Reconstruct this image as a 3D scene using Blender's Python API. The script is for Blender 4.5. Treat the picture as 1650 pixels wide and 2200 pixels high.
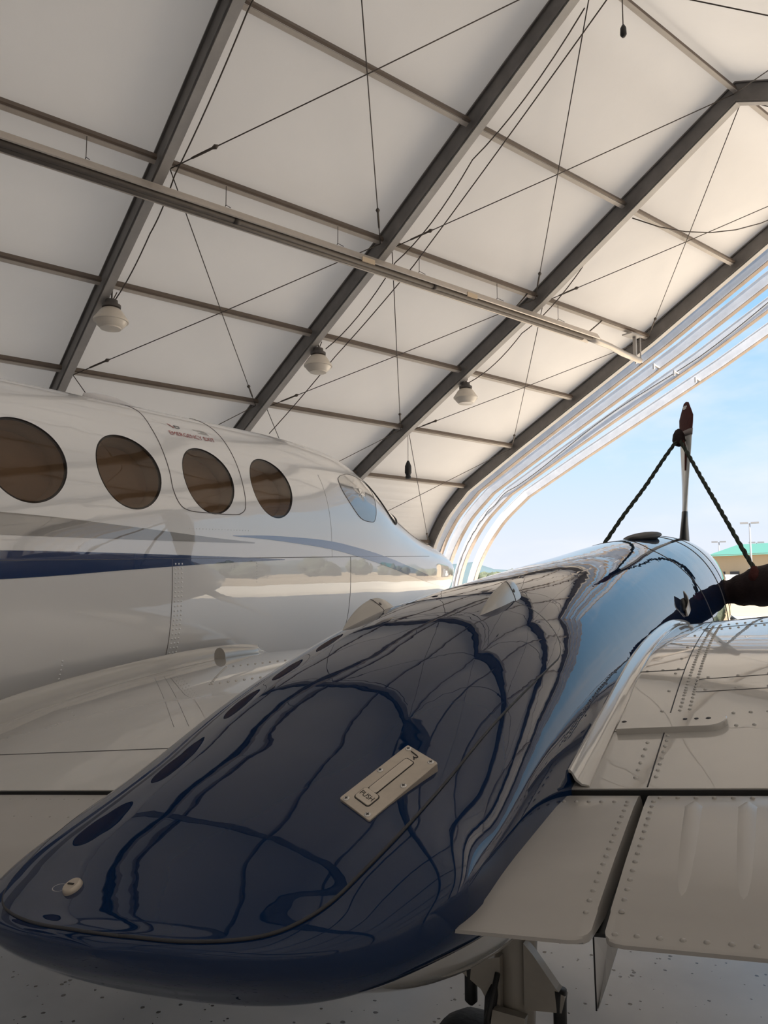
import bpy, math, random
import numpy as np
from mathutils import Matrix, Vector
random.seed(7)
SC = bpy.context.scene
for o in list(bpy.data.objects):
    bpy.data.objects.remove(o)

# ------------------------------------------------------------------ frames of reference
R = math.radians
EYE = np.array([0, 0, 1.62])                       # eye height of the photographer
HEAD, PITCH = R(28.985), R(5.816)
def nv(v):
    v = np.array(v, float); return v / np.linalg.norm(v)
FW = nv([0, math.cos(R(2.432)), math.sin(R(2.432))])   # nose direction of the aeroplane (sits slightly nose up)
NZ = nv([0, -FW[2], FW[1]])
AW = nv([math.cos(R(7.295)), 0, math.sin(R(7.295))]); AW = nv(AW - FW * (AW @ FW)); NW = np.cross(AW, FW)  # span / wing normal (dihedral)
HD = nv([math.sin(R(22.766)), math.cos(R(22.766)), 0]); SD = nv([-HD[1], HD[0], 0])                      # hangar axis / across
X3 = np.array([1., 0, 0]); Z3 = np.array([0, 0, 1.])
def wp(a, b, c): return EYE + np.multiply.outer(np.asarray(a, float), AW) + np.multiply.outer(np.asarray(b, float), FW) + np.multiply.outer(np.asarray(c, float), NW)
def fp(x, y, z): return EYE + np.multiply.outer(np.asarray(x, float), X3) + np.multiply.outer(np.asarray(y, float), FW) + np.multiply.outer(np.asarray(z, float), NZ)
def hp(h, s, z): return np.array([0, 0, EYE[2]]) + h * HD + s * SD + z * Z3
def ep(x, y, z): return EYE + np.array([x, y, z], float)

# ------------------------------------------------------------------ camera
cam = bpy.data.objects.new('camera', bpy.data.cameras.new('camera'))
SC.collection.objects.link(cam)
cam.data.sensor_fit = 'VERTICAL'; cam.data.sensor_height = 36; cam.data.lens = 36 * 1620 / 2200
cam.data.clip_start = .02; cam.data.clip_end = 3000
cam.location = Vector(EYE); cam.rotation_euler = (math.pi / 2 + PITCH, 0, HEAD)
SC.camera = cam

# ------------------------------------------------------------------ sky, sun, exposure
SC.view_settings.view_transform = 'Standard'; SC.view_settings.look = 'None'
SC.view_settings.gamma = 1; SC.view_settings.use_curve_mapping = False
SC.view_settings.exposure = 1.08
SKY_STRENGTH, SUN_STRENGTH = .51, 9.0
W = bpy.data.worlds.new('sky'); SC.world = W; W.use_nodes = True
nt = W.node_tree; nt.nodes.clear()
def N(tree, t, **k):
    n = tree.nodes.new(t)
    for a, v in k.items():
        if a in n.inputs: n.inputs[a].default_value = v
        else: setattr(n, a, v)
    return n
tc = N(nt, 'ShaderNodeTexCoord'); sep = N(nt, 'ShaderNodeSeparateXYZ'); nt.links.new(tc.outputs['Generated'], sep.inputs[0])
rp = N(nt, 'ShaderNodeValToRGB'); el = rp.color_ramp.elements
el[0].position = 0; el[0].color = (.80, .84, .93, 1); el[1].position = 1; el[1].color = (.16, .40, .80, 1)
for p, c in ((.06, (.77, .83, .95, 1)), (.16, (.60, .79, .97, 1)), (.30, (.38, .66, .94, 1)), (.55, (.25, .53, .90, 1))):
    e = el.new(p); e.color = c
nt.links.new(sep.outputs['Z'], rp.inputs[0])
mp = N(nt, 'ShaderNodeMapping'); mp.inputs['Scale'].default_value = (1.6, 1.6, 4.5); nt.links.new(tc.outputs['Generated'], mp.inputs[0])
nz = N(nt, 'ShaderNodeTexNoise', Scale=2.2, Detail=6.0, Roughness=.55); nt.links.new(mp.outputs[0], nz.inputs['Vector'])
cr = N(nt, 'ShaderNodeValToRGB'); cr.color_ramp.elements[0].position = .5; cr.color_ramp.elements[1].position = .78
cr.color_ramp.elements[0].color = (0, 0, 0, 1); cr.color_ramp.elements[1].color = (.75, .75, .75, 1); nt.links.new(nz.outputs[0], cr.inputs[0])
mx = N(nt, 'ShaderNodeMix', data_type='RGBA'); nt.links.new(cr.outputs[0], mx.inputs[0]); nt.links.new(rp.outputs[0], mx.inputs[6]); mx.inputs[7].default_value = (.92, .93, .97, 1)
bg = N(nt, 'ShaderNodeBackground'); bg.inputs[1].default_value = SKY_STRENGTH; nt.links.new(mx.outputs[2], bg.inputs[0])
wo = N(nt, 'ShaderNodeOutputWorld'); nt.links.new(bg.outputs[0], wo.inputs[0])
sun = bpy.data.objects.new('sun', bpy.data.lights.new('sun', 'SUN')); SC.collection.objects.link(sun)
sun.data.energy = SUN_STRENGTH; sun.data.angle = R(.6); sun.data.color = (1, .955, .88)
sd = nv(HD * .02 + SD * .66 - Z3 * .80); sun.rotation_euler = Vector(sd).to_track_quat('-Z', 'Y').to_euler(); sun.location = (0, 0, 40)

# ------------------------------------------------------------------ materials
MATS = {}
def mat(name, col, rough=.5, metal=0., coat=0., spec=.5, var=.0, vscale=6., bump=0., bscale=20., bdetail=2., transl=0., ior=1.5, coat_rough=.02, coat_ior=1.5, stretch=None, alpha=None, bdist=.01):
    if name in MATS: return MATS[name]
    m = bpy.data.materials.new(name); m.use_nodes = True; t = m.node_tree; p = t.nodes['Principled BSDF']
    p.inputs['Base Color'].default_value = (*col, 1); p.inputs['Roughness'].default_value = rough; p.inputs['Metallic'].default_value = metal
    p.inputs['Coat Weight'].default_value = coat; p.inputs['Coat Roughness'].default_value = coat_rough; p.inputs['Coat IOR'].default_value = coat_ior
    p.inputs['Specular IOR Level'].default_value = spec; p.inputs['IOR'].default_value = ior
    co = N(t, 'ShaderNodeTexCoord')
    src = co.outputs['Object']
    if stretch:
        mpn = N(t, 'ShaderNodeMapping'); mpn.inputs['Scale'].default_value = stretch; t.links.new(src, mpn.inputs[0]); src = mpn.outputs[0]
    if var:
        n = N(t, 'ShaderNodeTexNoise', Scale=vscale, Detail=5.0, Roughness=.6); t.links.new(src, n.inputs['Vector'])
        rmp = N(t, 'ShaderNodeMapRange'); rmp.inputs[1].default_value = .25; rmp.inputs[2].default_value = .75; rmp.inputs[3].default_value = 1 - var; rmp.inputs[4].default_value = 1 + var
        t.links.new(n.outputs[0], rmp.inputs[0])
        mm = N(t, 'ShaderNodeMix', data_type='RGBA', blend_type='MULTIPLY'); mm.inputs[0].default_value = 1; mm.inputs[6].default_value = (*col, 1)
        t.links.new(rmp.outputs[0], mm.inputs[7]); t.links.new(mm.outputs[2], p.inputs['Base Color'])
    if bump:
        n = N(t, 'ShaderNodeTexNoise', Scale=bscale, Detail=bdetail); t.links.new(src, n.inputs['Vector'])
        b = N(t, 'ShaderNodeBump', Strength=bump, Distance=bdist); t.links.new(n.outputs[0], b.inputs['Height']); t.links.new(b.outputs[0], p.inputs['Normal'])
        if coat: t.links.new(b.outputs[0], p.inputs['Coat Normal'])
    if transl:
        tb = N(t, 'ShaderNodeBsdfTranslucent'); tb.inputs[0].default_value = (.95, .88, .81, 1); ms = N(t, 'ShaderNodeMixShader'); ms.inputs[0].default_value = transl
        t.links.new(p.outputs[0], ms.inputs[1]); t.links.new(tb.outputs[0], ms.inputs[2]); t.links.new(ms.outputs[0], t.nodes['Material Output'].inputs[0])
    if alpha is not None:
        tb = N(t, 'ShaderNodeBsdfTransparent'); tb.inputs[0].default_value = (*alpha[1], 1); ms = N(t, 'ShaderNodeMixShader'); ms.inputs[0].default_value = alpha[0]
        t.links.new(p.outputs[0], ms.inputs[1]); t.links.new(tb.outputs[0], ms.inputs[2]); t.links.new(ms.outputs[0], t.nodes['Material Output'].inputs[0])
    MATS[name] = m; return m
M_BLUE = mat('navy_paint', (.002, .016, .058), .3, coat=1., spec=.0, coat_ior=1.45, bump=.05, bscale=9., bdetail=2.5, coat_rough=.012)
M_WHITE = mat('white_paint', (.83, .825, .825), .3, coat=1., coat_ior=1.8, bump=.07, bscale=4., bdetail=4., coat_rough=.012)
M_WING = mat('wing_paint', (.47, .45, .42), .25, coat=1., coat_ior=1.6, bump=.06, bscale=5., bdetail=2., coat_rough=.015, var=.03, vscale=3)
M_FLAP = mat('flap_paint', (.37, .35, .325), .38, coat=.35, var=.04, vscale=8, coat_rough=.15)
M_STRIPE = mat('navy_stripe', (.006, .03, .12), .25, coat=1., coat_ior=1.8, coat_rough=.012)
M_STEEL_STRIPE = mat('slate_blue_stripe', (.12, .19, .36), .25, coat=1., coat_ior=1.8, coat_rough=.012)
M_GREY_STRIPE = mat('grey_stripe', (.30, .285, .27), .25, coat=1., coat_ior=1.8, coat_rough=.012)
M_SEAM = mat('seam_dark', (.03, .03, .035), .6)
M_SEAMG = mat('seam_grey', (.16, .15, .15), .6)
M_SILVER = mat('silver_paint', (.42, .40, .37), .34, metal=.5, coat=.3, var=.05)
M_PLATE = mat('latch_metal', (.50, .44, .37), .42, metal=.55, var=.10, vscale=40)
M_LATCH = mat('latch_lever', (.58, .51, .43), .38, metal=.5, var=.06, vscale=50)
M_CHROME = mat('screw_metal', (.60, .58, .55), .25, metal=.9)
M_BLACK = mat('black_rubber', (.012, .012, .013), .55)
M_GLASS = mat('window_glass', (.05, .035, .025), .02, spec=.5, coat=1., coat_rough=.0, alpha=(.68, (.78, .68, .58)))
M_COCKPIT = mat('cockpit_glass', (.38, .38, .38), .02, coat=1., coat_rough=.0)  # pale base colour stands in for sky reflected in the glass
M_REVEAL = mat('window_reveal', (.45, .38, .31), .6)
M_SHADE = mat('window_shade', (.43, .34, .26), .65, var=.12, vscale=5)
M_RED = mat('red_lettering', (.35, .03, .03), .5)
M_PRINT = mat('grey_lettering', (.30, .29, .28), .5)
M_INK = mat('black_ink', (.015, .013, .012), .6)
M_GEAR = mat('gear_paint', (.30, .275, .24), .45, coat=.2, var=.08, vscale=15)
M_TYRE = mat('tyre_rubber', (.02, .02, .022), .75, bump=.2, bscale=60)
M_BOOT = mat('maroon_canvas', (.085, .018, .015), .85, bump=.4, bscale=90, var=.15, vscale=30)
M_COVER = mat('black_maroon_canvas', (.018, .007, .008), .8, bump=.4, bscale=60, var=.2, vscale=20)
M_ROPE = mat('braided_cord', (.035, .045, .035), .9, bump=.5, bscale=150)
M_BLADE = mat('propeller_grey', (.70, .72, .71), .3, coat=.4, var=.04)
M_BLADEK = mat('propeller_black', (.03, .035, .04), .4)
M_FABRIC = mat('roof_fabric', (.80, .765, .735), .75, var=.035, vscale=.45, bump=.12, bscale=1.3, bdetail=5, bdist=.1, transl=.050, spec=.25)
M_FRAME = mat('galvanised_shaded', (.17, .158, .15), .5, metal=.2, var=.22, vscale=2.5)  # darkened steel: shade on the web is put into the colour
M_FLANGE = mat('galvanised_lit', (.42, .40, .385), .5, metal=.2, var=.12, vscale=2.5)  # lighter copy of the frame steel, light from the mouth painted in
M_PURLINL = mat('purlin_lit_face', (.50, .45, .405), .55, var=.12, vscale=3)  # pale copy for the purlin underside, floor bounce put into the colour
M_PURLIN = mat('purlin_shaded', (.15, .115, .09), .55, metal=.1, var=.15, vscale=3)  # dark copy, the unlit near face painted into the colour
M_RIB = mat('rib_white', (.72, .70, .70), .6, var=.10, vscale=3)
M_RIBEDGE = mat('rib_bounce_edge', (.36, .29, .24), .7, var=.2, vscale=3)  # warm ground bounce put into the colour of the lower edge
M_CABLE = mat('steel_cable', (.09, .075, .065), .5, metal=.4)
M_PIPE = mat('heater_pipe', (.10, .085, .075), .5, metal=.3, var=.2, vscale=3)
M_REFL = mat('heater_reflector', (.60, .54, .48), .35, metal=.4, var=.06)
M_LAMP = mat('lamp_glass', (.74, .67, .58), .35, coat=.4)
M_LAMPK = mat('lamp_housing', (.09, .08, .075), .5, metal=.2)
M_GROUND = mat('apron_concrete', (.58, .50, .40), .9, var=.12, vscale=.08)
M_TAN = mat('tan_wall', (.42, .33, .22), .8, var=.04, vscale=.5)
M_GREEN = mat('green_metal_roof', (.06, .17, .13), .55)
M_POLE = mat('pole_grey', (.20, .20, .21), .6)
M_TREE = mat('tree_leaves', (.075, .085, .05), .9, var=.5, vscale=1.2)
M_HILL = mat('far_hill', (.07, .10, .11), 1., var=.12, vscale=.02)
M_TRUCK = mat('vehicle_white', (.50, .50, .50), .4)
M_WALLF = mat('wall_fabric', (.74, .71, .67), .8, var=.06, vscale=.5, transl=.045)

def floor_mat():
    m = bpy.data.materials.new('epoxy_floor'); m.use_nodes = True; t = m.node_tree; p = t.nodes['Principled BSDF']
    co = N(t, 'ShaderNodeTexCoord')
    v = N(t, 'ShaderNodeTexVoronoi', Scale=26.0); v.inputs['Randomness'].default_value = 1; t.links.new(co.outputs['Object'], v.inputs['Vector'])
    n2 = N(t, 'ShaderNodeTexNoise', Scale=70.0, Detail=1.0); t.links.new(co.outputs['Object'], n2.inputs['Vector'])
    wn = N(t, 'ShaderNodeMath', operation='MULTIPLY'); sx = N(t, 'ShaderNodeSeparateColor'); t.links.new(v.outputs['Color'], sx.inputs[0])
    pw = N(t, 'ShaderNodeMath', operation='POWER'); t.links.new(sx.outputs[0], pw.inputs[0]); pw.inputs[1].default_value = 2.0
    t.links.new(pw.outputs[0], wn.inputs[0]); wn.inputs[1].default_value = .26
    ad = N(t, 'ShaderNodeMath', operation='MULTIPLY_ADD'); t.links.new(n2.outputs[0], ad.inputs[0]); ad.inputs[1].default_value = .22; ad.inputs[2].default_value = -.11
    dd = N(t, 'ShaderNodeMath', operation='ADD'); t.links.new(v.outputs['Distance'], dd.inputs[0]); t.links.new(ad.outputs[0], dd.inputs[1])
    lt = N(t, 'ShaderNodeMath', operation='LESS_THAN'); t.links.new(dd.outputs[0], lt.inputs[0]); t.links.new(wn.outputs[0], lt.inputs[1])
    n3 = N(t, 'ShaderNodeTexNoise', Scale=1.5, Detail=6.0); t.links.new(co.outputs['Object'], n3.inputs['Vector'])
    r3 = N(t, 'ShaderNodeValToRGB'); r3.color_ramp.elements[0].color = (.40, .41, .43, 1); r3.color_ramp.elements[1].color = (.55, .56, .58, 1)
    r3.color_ramp.elements[0].position = .3; r3.color_ramp.elements[1].position = .7; t.links.new(n3.outputs[0], r3.inputs[0])
    mm = N(t, 'ShaderNodeMix', data_type='RGBA'); t.links.new(lt.outputs[0], mm.inputs[0]); t.links.new(r3.outputs[0], mm.inputs[6]); mm.inputs[7].default_value = (.025, .022, .02, 1)
    t.links.new(mm.outputs[2], p.inputs['Base Color']); p.inputs['Roughness'].default_value = .20
    bn = N(t, 'ShaderNodeBump', Strength=.15, Distance=.01); t.links.new(n3.outputs[0], bn.inputs['Height']); t.links.new(bn.outputs[0], p.inputs['Normal'])
    return m
M_FLOOR = floor_mat()

# ------------------------------------------------------------------ mesh helpers
def link(o, parent=None):
    SC.collection.objects.link(o)
    if parent is not None:
        o.parent = parent
        root = parent
        off = Vector((0, 0, 0))
        while root is not None:
            off += Vector(root.location); root = root.parent
        o.matrix_parent_inverse = Matrix.Identity(4)
        o.location = Vector(o.location) - off
    return o
def mk(name, V, F, m, parent=None, smooth=True, kind=None, sharp=None):
    """mesh object from world-space vertices; its origin sits at the middle of its base"""
    V = np.asarray(V, float).reshape(-1, 3)
    lo, hi = V.min(0), V.max(0); org = np.array([(lo[0] + hi[0]) / 2, (lo[1] + hi[1]) / 2, lo[2]])
    me = bpy.data.meshes.new(name); me.from_pydata([tuple(v) for v in (V - org)], [], [tuple(int(i) for i in f) for f in F]); me.validate()
    if smooth: me.polygons.foreach_set('use_smooth', [True] * len(me.polygons))
    if sharp: me.set_sharp_from_angle(angle=R(sharp))
    ms = m if isinstance(m, (list, tuple)) else [m]
    for q in ms: me.materials.append(q)
    me.update()
    o = bpy.data.objects.new(name, me); o.location = Vector(org)
    if kind: o['kind'] = kind
    return link(o, parent)
def tag(o, label, cat, group=None, kind=None):
    o['label'] = label
    if cat: o['category'] = cat
    if group: o['group'] = group
    if kind: o['kind'] = kind
    return o
def empty(name, loc, label, cat, group=None):
    o = bpy.data.objects.new(name, None); o.location = Vector(loc); o.empty_display_size = .2; SC.collection.objects.link(o)
    return tag(o, label, cat, group)
class MB:
    def __init__(s): s.V = []; s.F = []
    def add(s, V, F):
        k = len(s.V); s.V += [tuple(v) for v in np.asarray(V, float).reshape(-1, 3)]; s.F += [tuple(i + k for i in f) for f in F]; return s
    def build(s, name, m, parent=None, **k): return mk(name, s.V, s.F, m, parent, **k)
def grid(P, cu=False, cv=False):
    """P[n,m,3] -> verts, quads"""
    P = np.asarray(P); n, m = P.shape[:2]; F = []
    for i in range(n if cu else n - 1):
        for j in range(m if cv else m - 1):
            i2, j2 = (i + 1) % n, (j + 1) % m
            F.append((i * m + j, i * m + j2, i2 * m + j2, i2 * m + j))
    return P.reshape(-1, 3), F
def loft(P, caps=True):
    """closed rings P[n,m,3]"""
    V, F = grid(P, cv=True); n, m = len(P), len(P[0])
    if caps: F = F + [tuple(range(m - 1, -1, -1)), tuple((n - 1) * m + j for j in range(m))]
    return V, F
def frames(pts):
    pts = np.asarray(pts, float); T = np.gradient(pts, axis=0); T /= np.linalg.norm(T, axis=1)[:, None] + 1e-12
    u = np.cross(T[0], Z3)
    if np.linalg.norm(u) < .05: u = np.cross(T[0], X3)
    u = nv(u); U = []
    for t in T:
        u = nv(u - t * (u @ t)); U.append(u)
    U = np.array(U); return T, U, np.cross(T, U)
def tube(pts, r, n=8, caps=True):
    pts = np.asarray(pts, float); T, U, B = frames(pts); r = np.broadcast_to(np.asarray(r, float), (len(pts),))
    a = np.linspace(0, 2 * math.pi, n, endpoint=False)
    P = pts[:, None, :] + r[:, None, None] * (np.cos(a)[None, :, None] * U[:, None, :] + np.sin(a)[None, :, None] * B[:, None, :])
    return loft(P, caps)
def box(c, ax, half):
    """box centred at c with unit axes ax (3) and half sizes"""
    c = np.asarray(c, float); V = []
    for i in (-1, 1):
        for j in (-1, 1):
            for k in (-1, 1): V.append(c + i * half[0] * ax[0] + j * half[1] * ax[1] + k * half[2] * ax[2])
    return V, [(0, 1, 3, 2), (4, 6, 7, 5), (0, 4, 5, 1), (2, 3, 7, 6), (0, 2, 6, 4), (1, 5, 7, 3)]
def beam(p, q, w, h, up=Z3):
    p, q = np.asarray(p, float), np.asarray(q, float); d = nv(q - p); s = nv(np.cross(d, up)); u = np.cross(s, d)
    return box((p + q) / 2, (d, s, u), (np.linalg.norm(q - p) / 2, w / 2, h / 2))
def lathe(c, prof, n=24, ax=Z3):
    """prof [(r, z)] around axis ax at c"""
    ax = nv(ax); u = nv(np.cross(ax, [.3, .9, .1])); v = np.cross(ax, u); a = np.linspace(0, 2 * math.pi, n, endpoint=False)
    P = np.array([[np.asarray(c) + z * ax + r * (math.cos(t) * u + math.sin(t) * v) for t in a] for r, z in prof]); return loft(P)
def dome(c, nrm, r):
    nrm = nv(nrm); u = nv(np.cross(nrm, [.31, .5, .8])); v = np.cross(nrm, u); V = []; F = []
    for rr, z in ((1., -.1), (.80, .42), (.38, .66)):
        for k in range(7):
            t = 2 * math.pi * k / 7; V.append(np.asarray(c) + r * (rr * (math.cos(t) * u + math.sin(t) * v) + z * nrm))
    for i in range(2):
        for k in range(7): F.append((i * 7 + k, i * 7 + (k + 1) % 7, i * 7 + 7 + (k + 1) % 7, i * 7 + 7 + k))
    F.append(tuple(range(14, 21))); return V, F
def spline(rows, n):
    Rw = np.array(rows, float); P = np.vstack([2 * Rw[0] - Rw[1], Rw, 2 * Rw[-1] - Rw[-2]]); out = []
    for i in range(len(Rw) - 1):
        p0, p1, p2, p3 = P[i:i + 4]
        for k in range(n):
            t = k / n; out.append(.5 * ((2 * p1) + (-p0 + p2) * t + (2 * p0 - 5 * p1 + 4 * p2 - p3) * t * t + (-p0 + 3 * p1 - 3 * p2 + p3) * t ** 3))
    out.append(Rw[-1]); return np.array(out)
def text_mesh(body, size):
    """flat letters as 2D triangles: verts (u, v), faces"""
    cu = bpy.data.curves.new('t', 'FONT'); cu.body = body; cu.size = size; cu.align_x = 'CENTER'; cu.align_y = 'CENTER'; cu.resolution_u = 3
    o = bpy.data.objects.new('t', cu); SC.collection.objects.link(o)
    dg = bpy.context.evaluated_depsgraph_get(); me = o.evaluated_get(dg).to_mesh()
    V = [(v.co.x, v.co.y) for v in me.vertices]; F = [tuple(p.vertices) for p in me.polygons]
    o.evaluated_get(dg).to_mesh_clear(); bpy.data.objects.remove(o); bpy.data.curves.remove(cu); return np.array(V), F

# ================================================================== THE SETTING: hangar
H0, H1 = -25.34, 19.66                                   # back wall .. open mouth
FR = [4.66 + 5 * i for i in range(-6, 4)]                # frame positions along the axis
RIDGE = (6.9, 10.11)
HALF = [(6.9, 10.11), (9.54, 8.78), (12.18, 7.43), (14.97, 6.15), (17.57, 4.95), (19.96, 3.80), (21.0, 2.98), (21.55, 2.36), (21.92, 1.80), (22.22, 1.15), (22.42, .4), (22.5, -.4), (22.5, -1.62)]
HALF = HALF[:6] + [tuple(p) for p in spline(HALF[5:], 4)[1:]]
def mirror(p): return (2 * RIDGE[0] - p[0], p[1])
SECT = [mirror(p) for p in HALF[:0:-1]] + HALF            # full arch, near wall .. ridge .. far wall
def outset(poly, d):
    P = np.array(poly, float); T = np.gradient(P, axis=0); T /= np.linalg.norm(T, axis=1)[:, None]
    n = np.stack([-T[:, 1], T[:, 0]], -1); return P + n * d
SK = outset(SECT, .24)
k0, k1 = 16, len(SECT) - 17                                 # roof part of the arch (knees included), walls are the rest
def fabric(idx0, idx1, name, m):
    P = []
    fine = []
    for i in range(idx0, idx1):
        for t in np.linspace(0, 1, 4)[:-1]: fine.append((SK[i] * (1 - t) + SK[i + 1] * t, math.sin(math.pi * t) * (.05 if 17 <= i < len(SECT) - 18 else 0)))
    fine.append((SK[idx1], 0.))
    hs = []
    for i in range(len(FR) - 1):
        for t in np.linspace(0, 1, 7)[:-1]: hs.append((FR[i] * (1 - t) + FR[i + 1] * t, math.sin(math.pi * t)))
    hs.append((H1 + .12, 0.)); hs[0] = (H0 - .12, 0.)
    for h, bul in hs:
        P.append([hp(h, p[0], p[1] - q * bul - .0) for p, q in fine])
    V, F = grid(P); return mk(name, V, F, m, kind='structure')
ceiling = fabric(k0 - 8, k1 + 8, 'ceiling', M_FABRIC)
tag(ceiling, 'beige white fabric hangar roof stretched over arched frames', None)
wl_ = fabric(k1 + 8, len(SECT) - 1, 'wall_left', M_WALLF); tag(wl_, 'far fabric side wall of the hangar behind the fuselage', None)
wr_ = fabric(0, k0 - 8, 'wall_right', M_WALLF); tag(wr_, 'fabric side wall of the hangar to the right of the wing', None)
V = [hp(H0 - .1, p[0], p[1]) for p in SK]; wb = mk('wall_back', V, [tuple(range(len(V)))], M_WALLF, kind='structure', smooth=False)
tag(wb, 'closed fabric end wall of the hangar', None)
fl = mk('floor', [hp(H0 - .2, SK[0][0] - .1, -1.62), hp(H1 + .3, SK[0][0] - .1, -1.62), hp(H1 + .3, SK[-1][0] + .1, -1.62), hp(H0 - .2, SK[-1][0] + .1, -1.62)], [(0, 1, 2, 3)], M_FLOOR, kind='structure', smooth=False)
tag(fl, 'grey epoxy hangar floor with dark flecks', None)
g = 1400; ap = mk('apron_ground', [(-g, -g, -.03), (g, -g, -.03), (g, g, -.03), (-g, g, -.03)], [(0, 1, 2, 3)], M_GROUND, kind='structure', smooth=False)
tag(ap, 'sunlit tan concrete apron outside the hangar', None)

fd = mk('field_ground', [hp(46, -900, -1.64), hp(46, 900, -1.64), hp(1300, 900, -1.64), hp(1300, -900, -1.64)], [(0, 1, 2, 3)], mat('dirt_field', (.33, .24, .145), .95, var=.2, vscale=.05), kind='structure', smooth=False)
tag(fd, 'tan dirt field beyond the apron', None)

def ibeam_sweep(h, poly, depth, fw, tw, tf, foot=None):
    """I section swept along poly in the plane h"""
    P = np.array(poly, float); T = np.gradient(P, axis=0); T /= np.linalg.norm(T, axis=1)[:, None]; nn = np.stack([-T[:, 1], T[:, 0]], -1)
    d, f, t, k = depth / 2, fw / 2, tw / 2, tf
    prof = [(-f, -d), (f, -d), (f, -d + k), (t, -d + k), (t, d - k), (f, d - k), (f, d), (-f, d), (-f, d - k), (-t, d - k), (-t, -d + k), (-f, -d + k)]
    rings = [[hp((h if foot is None else foot + (h - foot) * max(0, p[1] + 1.62) / 9.05) + x, *(p + n * y)) for x, y in prof] for p, n in zip(P, nn)]
    return loft(np.array(rings))
for h in FR:
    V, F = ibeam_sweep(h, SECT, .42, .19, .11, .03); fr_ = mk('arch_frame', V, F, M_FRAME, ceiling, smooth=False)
    V, F = ibeam_sweep(h + .02, outset(SECT, -.225), .03, .17, .15, .008); mk('inner_flange', V, F, M_FLANGE, fr_, smooth=False)  # lighter strip paints the light caught by the inner flange
# purlins, one steel member per bay and row
PUR = [1, 2, 3, 4, 5, 17]
rows = [HALF[0]] + [HALF[i] for i in PUR] + [mirror(HALF[i]) for i in PUR]
for i in range(len(FR) - 1):
    for j, (s, z) in enumerate(rows):
        up = Z3 if j == 0 else nv(SD * .44 * (1 if j <= 6 else -1) + Z3 * .9)
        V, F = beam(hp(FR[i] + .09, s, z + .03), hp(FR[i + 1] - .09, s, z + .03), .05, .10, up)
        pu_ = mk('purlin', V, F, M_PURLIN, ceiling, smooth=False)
        o_ = .05 * (1 if j <= 6 else -1) if j else 0.; V, F = beam(hp(FR[i] + .09, s + o_, z - .02 - abs(o_) * .5), hp(FR[i + 1] - .09, s + o_, z - .02 - abs(o_) * .5), .085, .02, up); mk('purlin_lit_face', V, F, M_PURLINL, pu_, smooth=False)  # pale plate added as the painted lit underside of the purlin
# X bracing cables with turnbuckles
def brace(p, q, tb=.10):
    d = q - p; L = np.linalg.norm(d); d = d / L
    o = mk('brace_cable', *tube([p, p + d * L * .5 - Z3 * .02, q], .0105, 6), M_CABLE, ceiling)
    c = p + d * L * tb
    mk('turnbuckle', *tube([c - d * .34, c - d * .30, c - d * .12, c + d * .08, c + d * .14, c + d * .20], [.012, .020, .022, .022, .045, .012], 8), M_CABLE, o)
nodes = [HALF[0], HALF[2], HALF[4], HALF[17]]
for sgn in (0, 1):
    nd = [mirror(p) for p in nodes] if sgn else nodes
    for i in range(6, len(FR) - 1):
        ha, hb = FR[i] + .16, FR[i + 1] - .16
        for (s0, z0), (s1, z1) in zip(nd[:-1], nd[1:]):
            dz = -.10
            brace(hp(ha, s1, z1 + dz), hp(hb, s0, z0 + dz)); brace(hp(hb, s1, z1 + dz), hp(ha, s0, z0 + dz))
# bare ribs beyond the mouth
for k, (dh, lab) in enumerate(((.72, 'bare white arch rib nearest the hangar fabric edge'), (1.68, 'second bare white arch rib out from the hangar fabric edge'),
                               (2.85, 'third bare white arch rib with a dark cable running along it'), (4.15, 'outermost bare white arch rib with brown lower edge against the sky'))):
    h = H1 + dh; e = empty('canopy_rib', hp(h, *SECT[0]), lab, 'arch', 'bare ribs beyond the hangar mouth')
    ft_ = H1 + dh * .55; V, F = ibeam_sweep(h, SECT, .36, .17, .15, .02, ft_); mk('rib_beam', V, F, M_RIB, e, smooth=False)
    V, F = ibeam_sweep(h, outset(SECT, -.188), .018, .18, .16, .005, ft_); mk('rib_edge', V, F, M_RIBEDGE, e, smooth=False)  # brown strip paints bounced ground light under the rib
    c = np.array(hp(h - .3, 12.9, 6.95)); 
    mk('rib_bracket', *beam(c + HD * .22, c - HD * .08 + Z3 * .06, .06, .04), M_FLANGE, e, smooth=False); mk('rib_bracket', *beam(c - HD * .08 + Z3 * .09, c - HD * .08 - Z3 * .09, .05, .05, HD), M_PURLINL, e, smooth=False)
    if k == 2:
        pts = [hp(ft_ + (h - ft_) * max(0, p[1] + 1.62) / 9.05 - .1, p[0], p[1]) for p in outset(SECT, .02)]
        P2 = []
        for i in range(len(HALF) - 1, len(pts) - 1):
            for t in np.linspace(0, 1, 6)[:-1]: P2.append(pts[i] * (1 - t) + pts[i + 1] * t + Z3 * ((.10 if i < len(HALF) + 4 else .03) * math.sin((i + t) * 2.3)))
        mk('rib_cable', *tube(P2, .012, 6), M_CABLE, e)

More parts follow.
